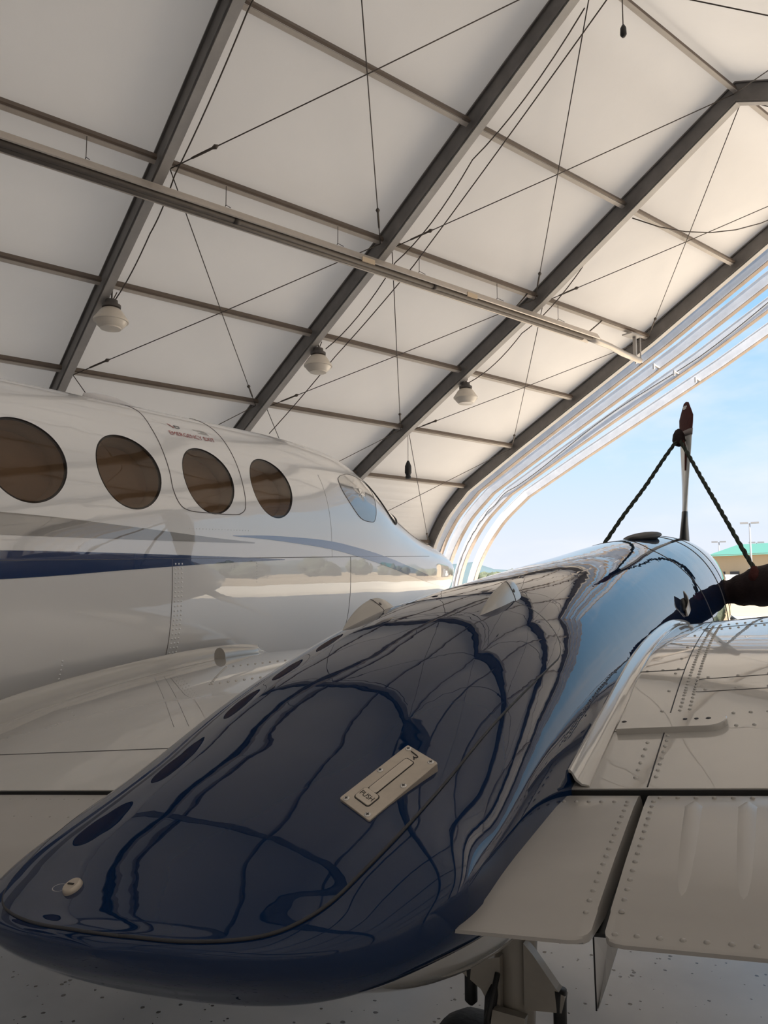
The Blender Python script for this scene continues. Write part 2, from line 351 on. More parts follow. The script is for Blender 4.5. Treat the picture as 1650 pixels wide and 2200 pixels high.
# ------------------------------------------------------------------ tube heater slung under a purlin
hs_, hz_ = 12.18, 6.78
ht = empty('tube_heater', hp(-2, hs_, hz_), 'long overhead radiant tube heater slung on wires below a roof purlin', 'heater')
pts = [(-.23, -.04), (-.20, -.05), (-.10, .10), (.10, .10), (.20, -.05), (.23, -.04), (.12, .13), (-.12, .13)]
V, F = loft(np.array([[hp(h, hs_ + x, hz_ + y) for x, y in pts] for h in (-16, 16.9)])); mk('reflector', V, F, M_REFL, ht, smooth=False)
mk('heat_tube', *tube([hp(-16, hs_ - .07, hz_ - .03), hp(16.7, hs_ - .07, hz_ - .03)], .062, 12), M_PIPE, ht)
mk('heat_tube', *tube([hp(-16, hs_ + .08, hz_ - .03), hp(16.5, hs_ + .08, hz_ - .03)], .058, 12), M_PIPE, ht)
for h in (-8, -5.5, -3, -.5, 2, 3.4, 5.9, 8.4, 10.6, 13.1, 15.4):
    b_ = MB(); b_.add(*tube([hp(h, hs_, 7.38), hp(h, hs_, hz_ + .22)], .007, 5)); b_.add(*tube([hp(h, hs_ - .2, hz_ + .1), hp(h, hs_, hz_ + .24), hp(h, hs_ + .2, hz_ + .1)], .007, 5))
    b_.build('hanger_wire', M_CABLE, ht)
for h in (1.2, 6.1, 11.0):
    V, F = loft(np.array([[hp(h + t, hs_ - .07 + .075 * math.cos(u), hz_ - .03 + .075 * math.sin(u)) for u in np.linspace(0, 2 * math.pi, 12, endpoint=False)] for t in (-.06, .06)])); mk('tube_clamp', V, F, M_PIPE, ht)
for h in (9.0, 12.0):
    V, F = box(hp(h, hs_ - .25, hz_ - .05), (HD, SD, Z3), (.16, .012, .05)); mk('warning_label', V, F, mat('label_tan', (.62, .50, .36), .6), ht, smooth=False)
mk('flue_pipe', *tube([hp(16.7, hs_, hz_), hp(17.2, hs_, hz_ - .02), hp(17.7, hs_ + .02, hz_ - .03), hp(18.2, hs_, hz_ - .12), hp(19.1, hs_, hz_ - .18)], [.085, .09, .08, .085, .08], 12), M_REFL, ht)
b_ = MB(); b_.add(*beam(hp(18.85, hs_, hz_ - .15), hp(18.85, hs_, hz_ + .55), .1, .05, HD)); b_.add(*beam(hp(19.05, hs_ - .05, hz_ - .15), hp(19.05, hs_ - .05, hz_ + .5), .03, .03, HD)); b_.add(*box(hp(18.75, hs_, hz_ + .5), (HD, SD, Z3), (.28, .16, .02)))
b_.build('support_bracket', M_FLANGE, ht, smooth=False)
mk('brace_rod', *tube([hp(16.6, hs_, hz_ + .1), hp(17.3, hs_, hz_ + .62)], .018, 6), M_CABLE, ht)
mk('brace_rod', *tube([hp(13.7, hs_, hz_ + .1), hp(14.2, hs_, 7.4)], .018, 6), M_CABLE, ht)

# ------------------------------------------------------------------ high-bay lamps
def lamp(i, lab, dz=.0, sc=1.):
    c = hp(FR[i] + .16, 15.05, 6.02 + dz); t = empty('high_bay_lamp', c - Z3 * 1.15, lab, 'lamp', 'high bay lamps on the roof frames')
    b_ = MB(); b_.add(*tube([c + Z3 * .05, c - Z3 * .22], .018, 6)); b_.add(*tube([c + Z3 * .0 + HD * .1, c - Z3 * .14 + HD * .04, c - Z3 * .3 + HD * .06], .012, 6)); b_.build('hook', M_CABLE, t)
    mk('ballast_housing', *lathe(c, [(.04, -.16), (.12, -.19), (.13, -.27), (.185, -.29), (.185, -.35), (.11, -.36)], 20), M_LAMPK, t, sharp=35)
    sh = mk('reflector_shade', *lathe(c, [(.11, -.35), (.18, -.38), (.23, -.43), (.275, -.50), (.32, -.57), (.345, -.60), (.345, -.64), (.315, -.645)], 28), M_LAMP, t, sharp=50)
    mk('lens', *lathe(c, [(.318, -.642), (.285, -.70), (.235, -.755), (.21, -.765), (.205, -.79), (.10, -.80), (.01, -.802)], 28), M_LAMP, sh, sharp=50)
lamp(6, 'high bay lamp at far left, largest and nearest of three')
lamp(7, 'middle high bay lamp hanging from second dark roof frame')
lamp(8, 'rightmost and smallest high bay lamp hanging above the prop')
# small dark speaker-like pendant
c = hp(FR[8] + .12, 17.55, 4.75); t = empty('pendant_handset', c - Z3 * 1.5, 'small black object dangling on a thin wire from a roof frame', 'pendant')
mk('wire', *tube([c, c - Z3 * .85], .008, 5), M_CABLE, t)
mk('body', *lathe(c, [(.03, -.83), (.07, -.92), (.10, -1.0), (.105, -1.2), (.07, -1.28), (.085, -1.32), (.085, -1.38), (.04, -1.40)], 14), M_BLACK, t, sharp=40)
# electric cables looping along the frames
def sag(pts, sg, n=8):
    out = []
    for p, q in zip(pts[:-1], pts[1:]):
        for k in range(n): t = k / n; out.append(np.asarray(p) * (1 - t) + np.asarray(q) * t - Z3 * sg * 4 * t * (1 - t))
    out.append(np.asarray(pts[-1])); return out
def cable(lab, pts, sg=.12, r=.013):
    tag(mk('electric_cable', *tube(sag(pts, sg), r, 6), M_CABLE), lab, 'cable', 'loose cables strung along the roof frames')
cable('loose black cable looping along the leftmost roof frame down to a lamp', [hp(FR[6] + .22, s, z) for s, z in ((7.5, 9.75), (9.5, 8.6), (12.1, 7.2), (13.2, 6.55), (15.0, 5.85))], .08)
cable('black cable hanging close to the underside of second roof frame', [hp(FR[7] + .35, s, z) for s, z in ((7.2, 9.8), (9.9, 8.35), (12.3, 7.1), (15.0, 5.85))], .18)
cable('taut black wire running a little away from the second roof frame', [hp(FR[7] + .62, s, z) for s, z in ((6.9, 9.95), (12.0, 7.0), (15.0, 5.7), (18.2, 4.3))], .03)
cable('thin black cable sagging from third roof frame below the heater', [hp(FR[8] + .25, s, z) for s, z in ((11.0, 7.9), (13.0, 6.75), (15.0, 5.85))], .15)
cable('black cable drooping in a wide curve at the top right corner', [hp(FR[8] + .2, 9.55, 8.55), hp(FR[9] - .2, 7.0, 9.9)], .75)
c = hp(FR[7] + 1.0, 6.9, 9.6); t = empty('pull_cord', c - Z3 * .4, 'short cord with a small black weight hanging from the ridge', 'cord')
mk('cord', *tube([c + Z3 * .5, c], .01, 5), M_CABLE, t); mk('weight', *lathe(c, [(.02, .02), (.05, -.04), (.055, -.16), (.03, -.2)], 10), M_BLACK, t)

# ------------------------------------------------------------------ outside: building, poles, trees, hills, vehicles
def cam_ground(px, dist):
    """ground point in the direction of image column px at a distance"""
    a = math.atan((px - 825) / 1620.) ; d = np.array([math.sin(a - HEAD), math.cos(a - HEAD), 0]); return d * dist / math.cos(a)
def building(c, yaw, w, d, h, rh, lab):
    t = empty('outbuilding', c, lab, 'building'); u = np.array([math.cos(yaw), math.sin(yaw), 0]); v = np.array([-u[1], u[0], 0]); c = np.asarray(c, float)
    mk('wall', *box(c + Z3 * h / 2, (u, v, Z3), (w / 2, d / 2, h / 2)), M_TAN, t, smooth=False)
    P = [c + u * x + v * y + Z3 * z for x in (-w / 2 - .5, w / 2 + .5) for y, z in ((-d / 2 - .6, h - .2), (0, h + rh), (d / 2 + .6, h - .2), (0, h + rh - .3))]
    mk('roof', P, [(0, 1, 5, 4), (1, 2, 6, 5), (2, 3, 7, 6), (3, 0, 4, 7), (0, 3, 2, 1), (4, 5, 6, 7)], M_GREEN, t, smooth=False)
    mk('door', *box(c - v * (d / 2 + .03) + Z3 * h * .35 + u * w * .1, (u, v, Z3), (w * .16, .05, h * .35)), M_RIB, t, smooth=False)
    for x in (-.38, -.22, .36): mk('window', *box(c - v * (d / 2 + .03) + Z3 * h * .55 + u * w * x, (u, v, Z3), (.6, .05, .5)), M_SEAM, t, smooth=False)
building(cam_ground(1690, 95), R(-28.985), 12, 14, 5.9, 1.6, 'tan outbuilding with green metal roof beyond the propeller')
building(cam_ground(2500, 120), R(-60), 26, 14, 5, 1.8, 'long tan outbuilding with green roof far to the right')
def pole(px, dist, h, lab):
    c = cam_ground(px, dist); t = empty('light_pole', c, lab, 'light pole', 'light poles beyond the apron')
    mk('mast', *tube([c, c + Z3 * h], [.14, .08], 8), M_POLE, t)
    for s in (-1, 1): mk('lamp_head', *box(c + Z3 * (h + .05) + X3 * s * .55, (X3, np.array([0, 1., 0]), Z3), (.42, .2, .09)), M_POLE, t, smooth=False)
pole(1613, 85, 9.0, 'tallest light pole standing in front of the green roofed outbuilding')
pole(1626, 105, 8.0, 'light pole just right of the tallest one, behind the green roof')
pole(1545, 110, 8.4, 'pale light pole standing alone left of the green roofed outbuilding')
def vehicle(px, dist, w, h, lab):
    c = cam_ground(px, dist); t = empty('parked_vehicle', c, lab, 'vehicle'); u = np.array([math.cos(HEAD), math.sin(HEAD), 0]); v = np.array([-u[1], u[0], 0])
    mk('body', *box(c + Z3 * h * .35, (u, v, Z3), (w / 2, .9, h * .22)), M_TRUCK, t, smooth=False); mk('cab', *box(c + Z3 * h * .75 + u * w * .1, (u, v, Z3), (w * .25, .8, h * .25)), M_TRUCK, t, smooth=False)
    for s in (-1, 1): mk('wheel', *lathe(c + u * s * w * .3 + Z3 * .35 - v * .85, [(.05, -.1), (.35, -.1), (.35, .1), (.05, .1)], 12, v), M_TYRE, t)
vehicle(1562, 90, 5.0, 3.3, 'white truck parked on the apron beyond the exhaust')
vehicle(1590, 110, 4.5, 2.5, 'white van parked nearest the green roofed outbuilding')
def blob_tree(c, w, h, lab, grp):
    t = empty('tree', c, lab, 'tree', grp); c = np.asarray(c, float); b_ = MB()
    for k in range(9):
        q = c + np.array([random.uniform(-.5, .5) * w, random.uniform(-.3, .3) * w, h * random.uniform(.35, .75)]); r = w * random.uniform(.22, .36); P = []
        for i in range(7):
            th = math.pi * (i + .02) / 6.04; P.append([q + r * (1 + .25 * random.uniform(-1, 1)) * np.array([math.sin(th) * math.cos(u), math.sin(th) * math.sin(u), math.cos(th) * .9]) for u in np.linspace(0, 2 * math.pi, 10, endpoint=False)])
        b_.add(*loft(np.array(P)))
    b_.build('crown', M_TREE, t); mk('trunk', *tube([c, c + Z3 * h * .5], [.3, .15], 7), mat('bark', (.10, .075, .05), .9), t)
for k in range(24):                                        # windbreak along the far side of the field, seen in the paint
    s = -230 + k * 17 + random.uniform(-1.5, 1.5); q = HD * (150 + random.uniform(-8, 8)) + SD * (-s) * 1.0
    blob_tree((q[0], q[1], 0), random.uniform(9, 11), random.uniform(3.5, 6), 'dark green tree in the distant windbreak beyond the apron', 'distant windbreak trees')
P = []
for az in np.linspace(-75, 115, 120):
    a = R(az); d = np.array([math.sin(a), math.cos(a), 0]) * 1100; hgt = 22 + 10 * math.sin(az * .21) + 7 * math.sin(az * .53 + 1) + 4 * math.sin(az * 1.3)
    P.append([d - Z3 * 2, d * 1.01 + Z3 * hgt * .6, d * 1.04 + Z3 * hgt, d * 1.1 - Z3 * 2])
hl = mk('hill_range', *grid(P), M_HILL); tag(hl, 'low hazy hills along the horizon outside the hangar', 'hills'); hl['kind'] = 'structure'

# ================================================================== THE AEROPLANE
XF = -3.60
PLANE = empty('airplane', (XF, 2.5, 0), 'white twin turboprop airplane with navy blue engine nacelle parked in the hangar', 'airplane')
# ---- fuselage: y, centre, half width, top, mid, bottom, upper exponent, lower exponent
FUS = [(-7.0, .28, .75, .45, .15, 2.1, 2.1), (-5.0, .46, .82, .35, -.15, 2.2, 2.3), (-3.0, .64, .90, .22, -.50, 2.3, 2.8), (-1.0, .715, .94, .12, -.74, 2.35, 3.2),
       (1.0, .72, .947, .10, -.80, 2.35, 3.4), (2.5, .72, .95, .10, -.80, 2.35, 3.4), (3.8, .72, .955, .10, -.80, 2.35, 3.4), (4.6, .722, .948, .10, -.79, 2.3, 3.3),
       (5.2, .705, .88, .08, -.77, 2.2, 3.1), (5.7, .65, .60, .04, -.73, 2.15, 2.9), (6.3, .565, .345, -.02, -.67, 2.1, 2.7), (6.9, .46, .21, -.06, -.58, 2.05, 2.5),
       (7.5, .301, .075, -.10, -.43, 2.0, 2.2), (7.8, .141, -.024, -.13, -.29, 2.0, 2.0), (7.88, .004, -.13, -.14, -.15, 2.0, 2.0)]
FT = spline(FUS, 40)
def frow(y): return [np.interp(y, FT[:, 0], FT[:, k]) for k in range(1, 7)]
def fus(y, phi, off=0.):
    """surface point; phi in degrees, 0 = right side, 90 = crown"""
    w, zt, zm, zb, nu, nl = frow(y); c, s = math.cos(R(phi)), math.sin(R(phi)); n = nu if s >= 0 else nl
    x = (w + off) * math.copysign(abs(c) ** (2 / n), c); z = ((zt - zm) if s >= 0 else (zm - zb)) + off
    return XF + x, y, zm + z * math.copysign(abs(s) ** (2 / n), s)
def fz(y, z, off=0.):
    """right-hand surface point at height z"""
    w, zt, zm, zb, nu, nl = frow(y); h, n = (zt - zm, nu) if z >= zm else (zm - zb, nl); s = min(abs(z - zm) / h, 1)
    phi = math.degrees(math.asin(min(1, s ** (n / 2)))) * (1 if z >= zm else -1); return fus(y, phi, off)
def fusw(y, phi, off=0.): return fp(*fus(y, phi, off))
def fzw(y, z, off=0.): return fp(*fz(y, z, off))
def fnorm(y, phi):
    e = .01; a = fusw(y + e, phi) - fusw(y - e, phi); b = fusw(y, phi + .5) - fusw(y, phi - .5); return nv(np.cross(a, b))
def arc_table(y):
    ph = np.linspace(-60, 90, 601); P = np.array([fusw(y, p) for p in ph]); s = np.r_[0, np.cumsum(np.linalg.norm(np.diff(P, axis=0), axis=1))]; return ph, s
# the skin is a grid with round window openings in it
WIN_Y = [-.22 - .58 + .0 + .58 * k for k in range(0, 9)]; WIN_Y = [2.10 + .58 * k for k in range(-4, 4)]
WZ, WR = 22.8, .205
DY = .58 / 20
ys = list(np.linspace(-7, WIN_Y[0] - .29, 40)[:-1]) + [WIN_Y[0] - .29 + DY * k for k in range(20 * len(WIN_Y) + 1)]
ye = ys[-1]; ys += list(np.linspace(ye, 7.5, 56)[1:]) + [7.6, 7.7, 7.76, 7.8, 7.83, 7.85, 7.865, 7.875, 7.88]
PHI = np.arange(-180, 180, 2.5)
nph = len(PHI); V = []; F = []
for y in ys:
    for p in PHI: V.append(fusw(y, p))
pi0 = int(round((2.5 + 180) / 2.5)); pi1 = int(round((47.5 + 180) / 2.5)); yi0 = len(np.linspace(-7, WIN_Y[0] - .29, 40)) - 1
def in_win(i, j): return yi0 <= i < yi0 + 20 * len(WIN_Y) and pi0 <= j < pi1
for i in range(len(ys) - 1):
    for j in range(nph):
        if in_win(i, j): continue
        j2 = (j + 1) % nph; F.append((i * nph + j, i * nph + j2, (i + 1) * nph + j2, (i + 1) * nph + j))
F.append(tuple(range(nph))); F.append(tuple((len(ys) - 1) * nph + j for j in range(nph - 1, -1, -1)))
RIMS = []
for k, yc in enumerate(WIN_Y):
    a = yi0 + 20 * k; edge = [(i, pi0) for i in range(a, a + 20)] + [(a + 20, j) for j in range(pi0, pi1)] + [(i, pi1) for i in range(a + 20, a, -1)] + [(a, j) for j in range(pi1, pi0, -1)]
    tph, ts = arc_table(yc); s0 = np.interp(WZ, tph, ts); rim = []
    ring = [i * nph + j for i, j in edge]
    rimyp = []
    for (i, j) in edge:
        dy = ys[i] - yc; ds = np.interp(PHI[j], tph, ts) - s0; ds0 = ds
        an = math.atan2(ds / .22, dy / .29) if False else math.atan2(ds, dy); rimyp.append((yc + WR * math.cos(an), float(np.interp(s0 + WR * math.sin(an), ts, tph))))
    prev = ring
    for q, t in enumerate((.35, .7, .9, 1.)):
        cur = []
        for (i, j), (ry, rphi) in zip(edge, rimyp):
            V.append(fusw(ys[i] * (1 - t) + ry * t, PHI[j] * (1 - t) + rphi * t)); cur.append(len(V) - 1)
        n = len(cur)
        for m_ in range(n): F.append((prev[(m_ + 1) % n], prev[m_], cur[m_], cur[(m_ + 1) % n]))
        prev = cur
    RIMS.append((yc, rimyp))
skin = mk('fuselage_skin', V, [f[::-1] for f in F], M_WHITE, PLANE)
for yc, rim in RIMS:
    nrm = fnorm(yc, WZ); nrm = nrm if nrm[0] > 0 else -nrm; c0 = fusw(yc, WZ)
    outer = np.array([fusw(y, p) for y, p in rim])
    # window = pane with its reveal, gasket and inner shade
    pane_P = np.array([[fusw(yc * (1 - t) + y * t, WZ * (1 - t) + p * t) - nrm * .005 for y, p in rim] for t in (.04, .2, .4, .6, .8, 1.)])
    Vp, Fp = grid(pane_P, cv=True); Fp = list(Fp) + [tuple(range(len(outer)))[::-1]]
    win = mk('cabin_window', Vp, Fp, M_GLASS, PLANE)
    gk = np.array([[outer[i] + (c0 - outer[i]) * t - nrm * d for i in range(len(outer))] for t, d in ((0, 0.), (.02, .012), (.045, .012), (.05, .0045))])
    mk('gasket', *grid(gk, cv=True), M_SEAM, win)
    rv = np.array([[outer[i] + (c0 - outer[i]) * t - nrm * d for i in range(len(outer))] for t, d in ((.01, .006), (.02, .03), (.10, .05), (.14, .085))]); mk('reveal', *grid(rv, cv=True), M_REVEAL, win)
    sh = np.array([[outer[i] * (1 - t) + c0 * t - nrm * .085 for i in range(len(outer))] for t in (.02, .98)]); Vs, Fs = grid(sh, cv=True); Fs = list(Fs) + [tuple(range(len(outer), 2 * len(outer)))]; mk('shade', Vs, Fs, M_SHADE, win)

def fline(name, pts, r, m, parent=PLANE, n=6):
    """seam line laid on the fuselage through (y, phi) points"""
    P = [fusw(y, p, .0) for y, p in pts]; return mk(name, *tube(P, r, n), m, parent)
def dense(pts, n=8):
    return [tuple(p) for p in spline(pts, n)]
# emergency exit hatch outline
hatch = [(2.985, 75), (3.0, 62.5), (2.965, 48), (2.955, 35.5), (2.955, 24), (2.955, 17.2), (2.99, 12), (3.06, 10.0), (3.2, 9.6), (3.40, 9.5), (3.49, 10.2), (3.54, 13.5), (3.55, 25), (3.555, 40), (3.565, 57), (3.57, 75)]
fline('exit_hatch_seam', dense(hatch), .0028, M_SEAMG)
def fpatch(name, top, bot, m, off=.0016, n=60, parent=PLANE, k=6):
    """painted band between two (y, z) curves"""
    top, bot = np.array(top, float), np.array(bot, float); y = np.linspace(top[0, 0], top[-1, 0], n)
    zt, zb = np.interp(y, top[:, 0], top[:, 1]), np.interp(y, bot[:, 0], bot[:, 1])
    P = [[fzw(yy, a * (1 - t) + b * t, off) for t in np.linspace(0, 1, k)] for yy, a, b in zip(y, zt, zb)]
    return mk(name, *grid(P), m, parent)
def sm(pts): return [tuple(p) for p in spline(pts, 6)]
fpatch('navy_stripe', sm([(-4, .09), (0, .08), (1.9, .075), (2.6, .062), (3.2, .045), (3.9, .022)]), sm([(-4, -.10), (0, -.07), (1.9, -.045), (2.6, -.02), (3.2, .002), (3.9, .018)]), M_STRIPE)
fpatch('grey_stripe', sm([(-4, .33), (0, .28), (1.9, .235), (2.6, .195), (3.2, .15), (3.6, .125)]), sm([(-4, .20), (0, .17), (1.9, .140), (2.6, .13), (3.2, .123), (3.6, .12)]), M_GREY_STRIPE)
fpatch('nose_stripe', sm([(3.4, .163), (3.8, .168), (4.37, .148), (4.8, .10), (5.24, .036), (5.9, -.07), (6.72, -.20), (7.3, -.27)]), sm([(3.4, .160), (3.8, .140), (4.37, .094), (4.8, .035), (5.24, -.038), (5.9, -.145), (6.72, -.255), (7.3, -.29)]), M_STEEL_STRIPE)
# belt seam and vertical skin joints
def zline(name, pts, r, m, off=0.): return mk(name, *tube([fzw(y, z, off) for y, z in pts], r, 6), m, PLANE)
zline('belt_seam', [(y, .033) for y in np.linspace(-3, 6.4, 80)], .0022, M_SEAMG)
zline('panel_joint', [(2.92, z) for z in np.linspace(.03, -.68, 30)], .002, M_SEAMG)
zline('panel_joint', [(4.70, z) for z in np.linspace(.03, -.70, 30)], .002, M_SEAMG)
zline('panel_joint', [(4.45, z) for z in np.linspace(.62, .03, 30)], .0012, mat('seam_faint', (.42, .41, .40), .6))
# rivets of the fuselage
b_ = MB()
def friv(y, z, r=.0056):
    p = fz(y, z); P = fp(*p); e = .004; n = nv(np.cross(fzw(y + e, z) - fzw(y - e, z), fzw(y, z + e) - fzw(y, z - e))); n = n if n[0] > 0 else -n; b_.add(*dome(P, n, r))
for i in range(26):
    for dy in (.022, .046, .070): friv(2.92 + dy, .005 - i * .0245, .0062)
for i in range(7): friv(2.28, -.42 - i * .02); 
for i in range(8): friv(3.62, .0 - i * .016, .0035)
for i in range(20): friv(3.05 + i * .026, .195, .003)
b_.build('fuselage_rivets', M_WHITE, PLANE, kind='stuff')
# cockpit side window and windscreen
cw = [(4.78, 37.5), (4.95, 41.5), (5.15, 42.5), (5.26, 41), (5.27, 34), (5.20, 22), (5.13, 14.8), (5.06, 12.8), (4.90, 13.2), (4.79, 19), (4.715, 27), (4.72, 34)]
cwd = np.array(spline(cw + [cw[0]], 6)[:-1]); cc = cwd.mean(0)
P = [[fusw(*(cc * (1 - t) + q * t), .002) for q in cwd] for t in (.02, .35, .7, 1.)]; Vg, Fg = grid(P, cv=True)
cwin = mk('cockpit_side_window', Vg, list(Fg) + [tuple(range(len(cwd)))], M_COCKPIT, PLANE)
mk('gasket', *tube([fusw(*q, .002) for q in list(cwd) + [cwd[0], cwd[1]]], .0022, 6), M_SEAMG, cwin)
ws = [(5.38, 44), (5.36, 60), (5.33, 84), (5.70, 84), (5.83, 60), (5.80, 40), (5.66, 26), (5.56, 25)]
wsd = np.array(spline(ws + [ws[0]], 6)[:-1]); cc = wsd.mean(0)
P = [[fusw(*(cc * (1 - t) + q * t), .003) for q in wsd] for t in (.02, .35, .7, 1.)]; Vg, Fg = grid(P, cv=True)
wsn = mk('windscreen', Vg, list(Fg) + [tuple(range(len(wsd)))], M_COCKPIT, PLANE)
mk('gasket', *tube([fusw(*q, .004) for q in list(wsd) + [wsd[0], wsd[1]]], .006, 6), M_BLACK, wsn)
# lettering above the exit window
tph, ts = arc_table(3.27); s0 = np.interp(45.5, tph, ts)
def ftext(name, body, size, y0, s_off, m, w=None):
    U, Ft = text_mesh(body, size); k = 1. if w is None else w / (U[:, 0].max() - U[:, 0].min())
    mk(name, [fusw(y0 + u * k, float(np.interp(s0 + s_off + v, ts, tph)), .0022) for u, v in U], Ft, m, PLANE, smooth=False)
ftext('exit_lettering', 'EMERGENCY EXIT', .046, 3.275, .0, M_RED, w=.37)
for q, (u, v, w_) in enumerate(((3.40, .045, .09), (3.41, .055, .06), (3.40, .065, .08), (3.38, .075, .10))):
    P = [[fusw(u - w_ / 2 + w_ * t, float(np.interp(s0 + v + d, ts, tph)), .002) for d in (0, .004)] for t in np.linspace(0, 1, 6)]; mk('print_line', *grid(P), M_PRINT, PLANE)
P = [fusw(3.13 + u, float(np.interp(s0 + .06 + v, ts, tph)), .002) for u, v in ((0, .03), (.012, .03), (.04, -.005), (.028, -.005))]; mk('red_mark', P, [(0, 1, 2, 3)], M_RED, PLANE)
P = [fusw(3.13 + u, float(np.interp(s0 + .06 + v, ts, tph)), .002) for u, v in ((.045, .02), (.085, .016), (.08, .0), (.05, -.004), (.045, .02))]; mk('print_line', *tube(P, .002, 5), M_PRINT, PLANE)
# antenna blade on the crown
P = []
for t in np.linspace(0, 1, 7):
    hh = .075 * math.sin(math.pi * min(1, t * 1.15 + .12)) ** .6 * (1 - t * .2); c = fp(*fus(2.75 + .42 * t, 74)); n = fnorm(2.75 + .42 * t, 74); n = n if n[2] > 0 else -n
    w = .05 * math.sin(math.pi * (.04 + .92 * t)) + .004; s = nv(np.cross(FW, n)); P.append([c + s * w * math.cos(a) + n * max(hh, .004) * .45 * (math.sin(a) if math.sin(a) > 0 else .3 * math.sin(a)) for a in np.linspace(0, 2 * math.pi, 14, endpoint=False)])
mk('crown_antenna', *loft(np.array(P)), M_RIB, PLANE)

# ---- nacelle: b, centre a, half width, top, mid, bottom, exponent (wing frame)
NAC = [(0.625, -0.79, 0.004, -0.345, -0.35, -0.354, 2.1),
       (0.64, -0.795, 0.17, -0.336, -0.35, -0.382, 2.15),
       (0.67, -0.8, 0.278, -0.326, -0.35, -0.408, 2.25),
       (0.725, -0.8, 0.345, -0.302, -0.35, -0.444, 2.4),
       (0.82, -0.79, 0.382, -0.2549, -0.35, -0.456, 2.55),
       (0.97, -0.79, 0.385, -0.191, -0.39, -0.47, 2.7),
       (1.25, -0.79, 0.387, -0.0904, -0.4, -0.514, 2.8),
       (1.65, -0.785, 0.391, -0.0008, -0.41, -0.569, 2.8),
       (2.2, -0.78, 0.397, 0.0539, -0.41, -0.614, 2.7),
       (2.9, -0.77, 0.397, 0.1085, -0.38, -0.619, 2.5),
       (3.7, -0.75, 0.384, 0.1706, -0.31, -0.599, 2.3),
       (4.5, -0.735, 0.35, 0.1954, -0.203, -0.552, 2.2),
       (5.2, -0.72, 0.287, 0.175, -0.2, -0.503, 2.1)]
NT = spline(NAC, 40)
def nrow(b): return [np.interp(b, NT[:, 0], NT[:, k]) for k in range(1, 7)]
def nac(b, phi, off=0.):
    a, w, ct, cm, cb, n = nrow(b); c, s = math.cos(R(phi)), math.sin(R(phi))
    return wp(a + (w + off) * math.copysign(abs(c) ** (2 / n), c), b, cm + (((ct - cm) if s >= 0 else (cm - cb)) + off) * math.copysign(abs(s) ** (2 / n), s))
def ntop(b, da, off=0.):
    """upper surface at lateral offset da"""
    a, w, ct, cm, cb, n = nrow(b); s = min(abs(da) / w, 1.); return wp(a + da, b, cm + (ct - cm) * (1 - s ** n) ** (1 / n)) + off * NW
def nnorm(b, da):
    e = .004; n = nv(np.cross(ntop(b, da + e) - ntop(b, da - e), ntop(b + e, da) - ntop(b - e, da))); return n if n @ NW > 0 else -n
rows_ = spline(NAC, 14)
V, F = loft(np.array([[wp(r[1] + r[2] * math.copysign(abs(math.cos(p)) ** (2 / r[6]), math.cos(p)), r[0], r[4] + ((r[3] - r[4]) if math.sin(p) >= 0 else (r[4] - r[5])) * math.copysign(abs(math.sin(p)) ** (2 / r[6]), math.sin(p))) for p in np.linspace(-math.pi, math.pi, 144, endpoint=False)] for r in rows_]))
mk('nacelle_skin', V, [f[::-1] for f in F], M_BLUE, PLANE)
# pale belly with the wheel bay
BEL = [(.84, .03, -.40, -.43), (.93, .23, -.40, -.525), (1.1, .315, -.40, -.605), (1.4, .335, -.40, -.655), (1.9, .33, -.40, -.68), (2.6, .31, -.40, -.68), (3.3, .26, -.38, -.655), (3.9, .05, -.36, -.60)]
V, F = loft(np.array([[wp(-.785 + r[1] * math.copysign(abs(math.cos(p)) ** .8, math.cos(p)), r[0], r[2] + (r[2] - r[3]) * math.copysign(abs(math.sin(p)) ** .8, math.sin(p)) * (.3 if math.sin(p) > 0 else 1)) for p in np.linspace(-math.pi, math.pi, 48, endpoint=False)] for r in spline(BEL, 6)]))
mk('nacelle_belly', V, [f[::-1] for f in F], M_WING, PLANE)
# locker lid
LID = [(.641, .03), (.646, .117), (.660, .188), (.681, .238), (.718, .272), (.771, .290), (.839, .303), (.922, .310), (1.030, .316), (1.22, .326), (1.433, .331), (1.50, .330), (1.54, .321), (1.575, .303), (1.610, .268), (1.638, .214), (1.662, .14), (1.676, .03)]
LD = spline(LID, 8)
P = [[ntop(b, w * t, .0) + nnorm(b, w * t * .97) * .003 for t in np.sin(np.linspace(-math.pi / 2, math.pi / 2, 60))] for b, w in LD]
lid = mk('locker_lid', *grid(P), M_BLUE, PLANE)
edge = [(b, w) for b, w in LD] + [(b, -w) for b, w in LD[::-1]] + [tuple(LD[0])]
mk('lid_seam', *tube([ntop(b, w) + nnorm(b, w * .97) * .001 for b, w in edge], .0024, 6), M_SEAM, lid)
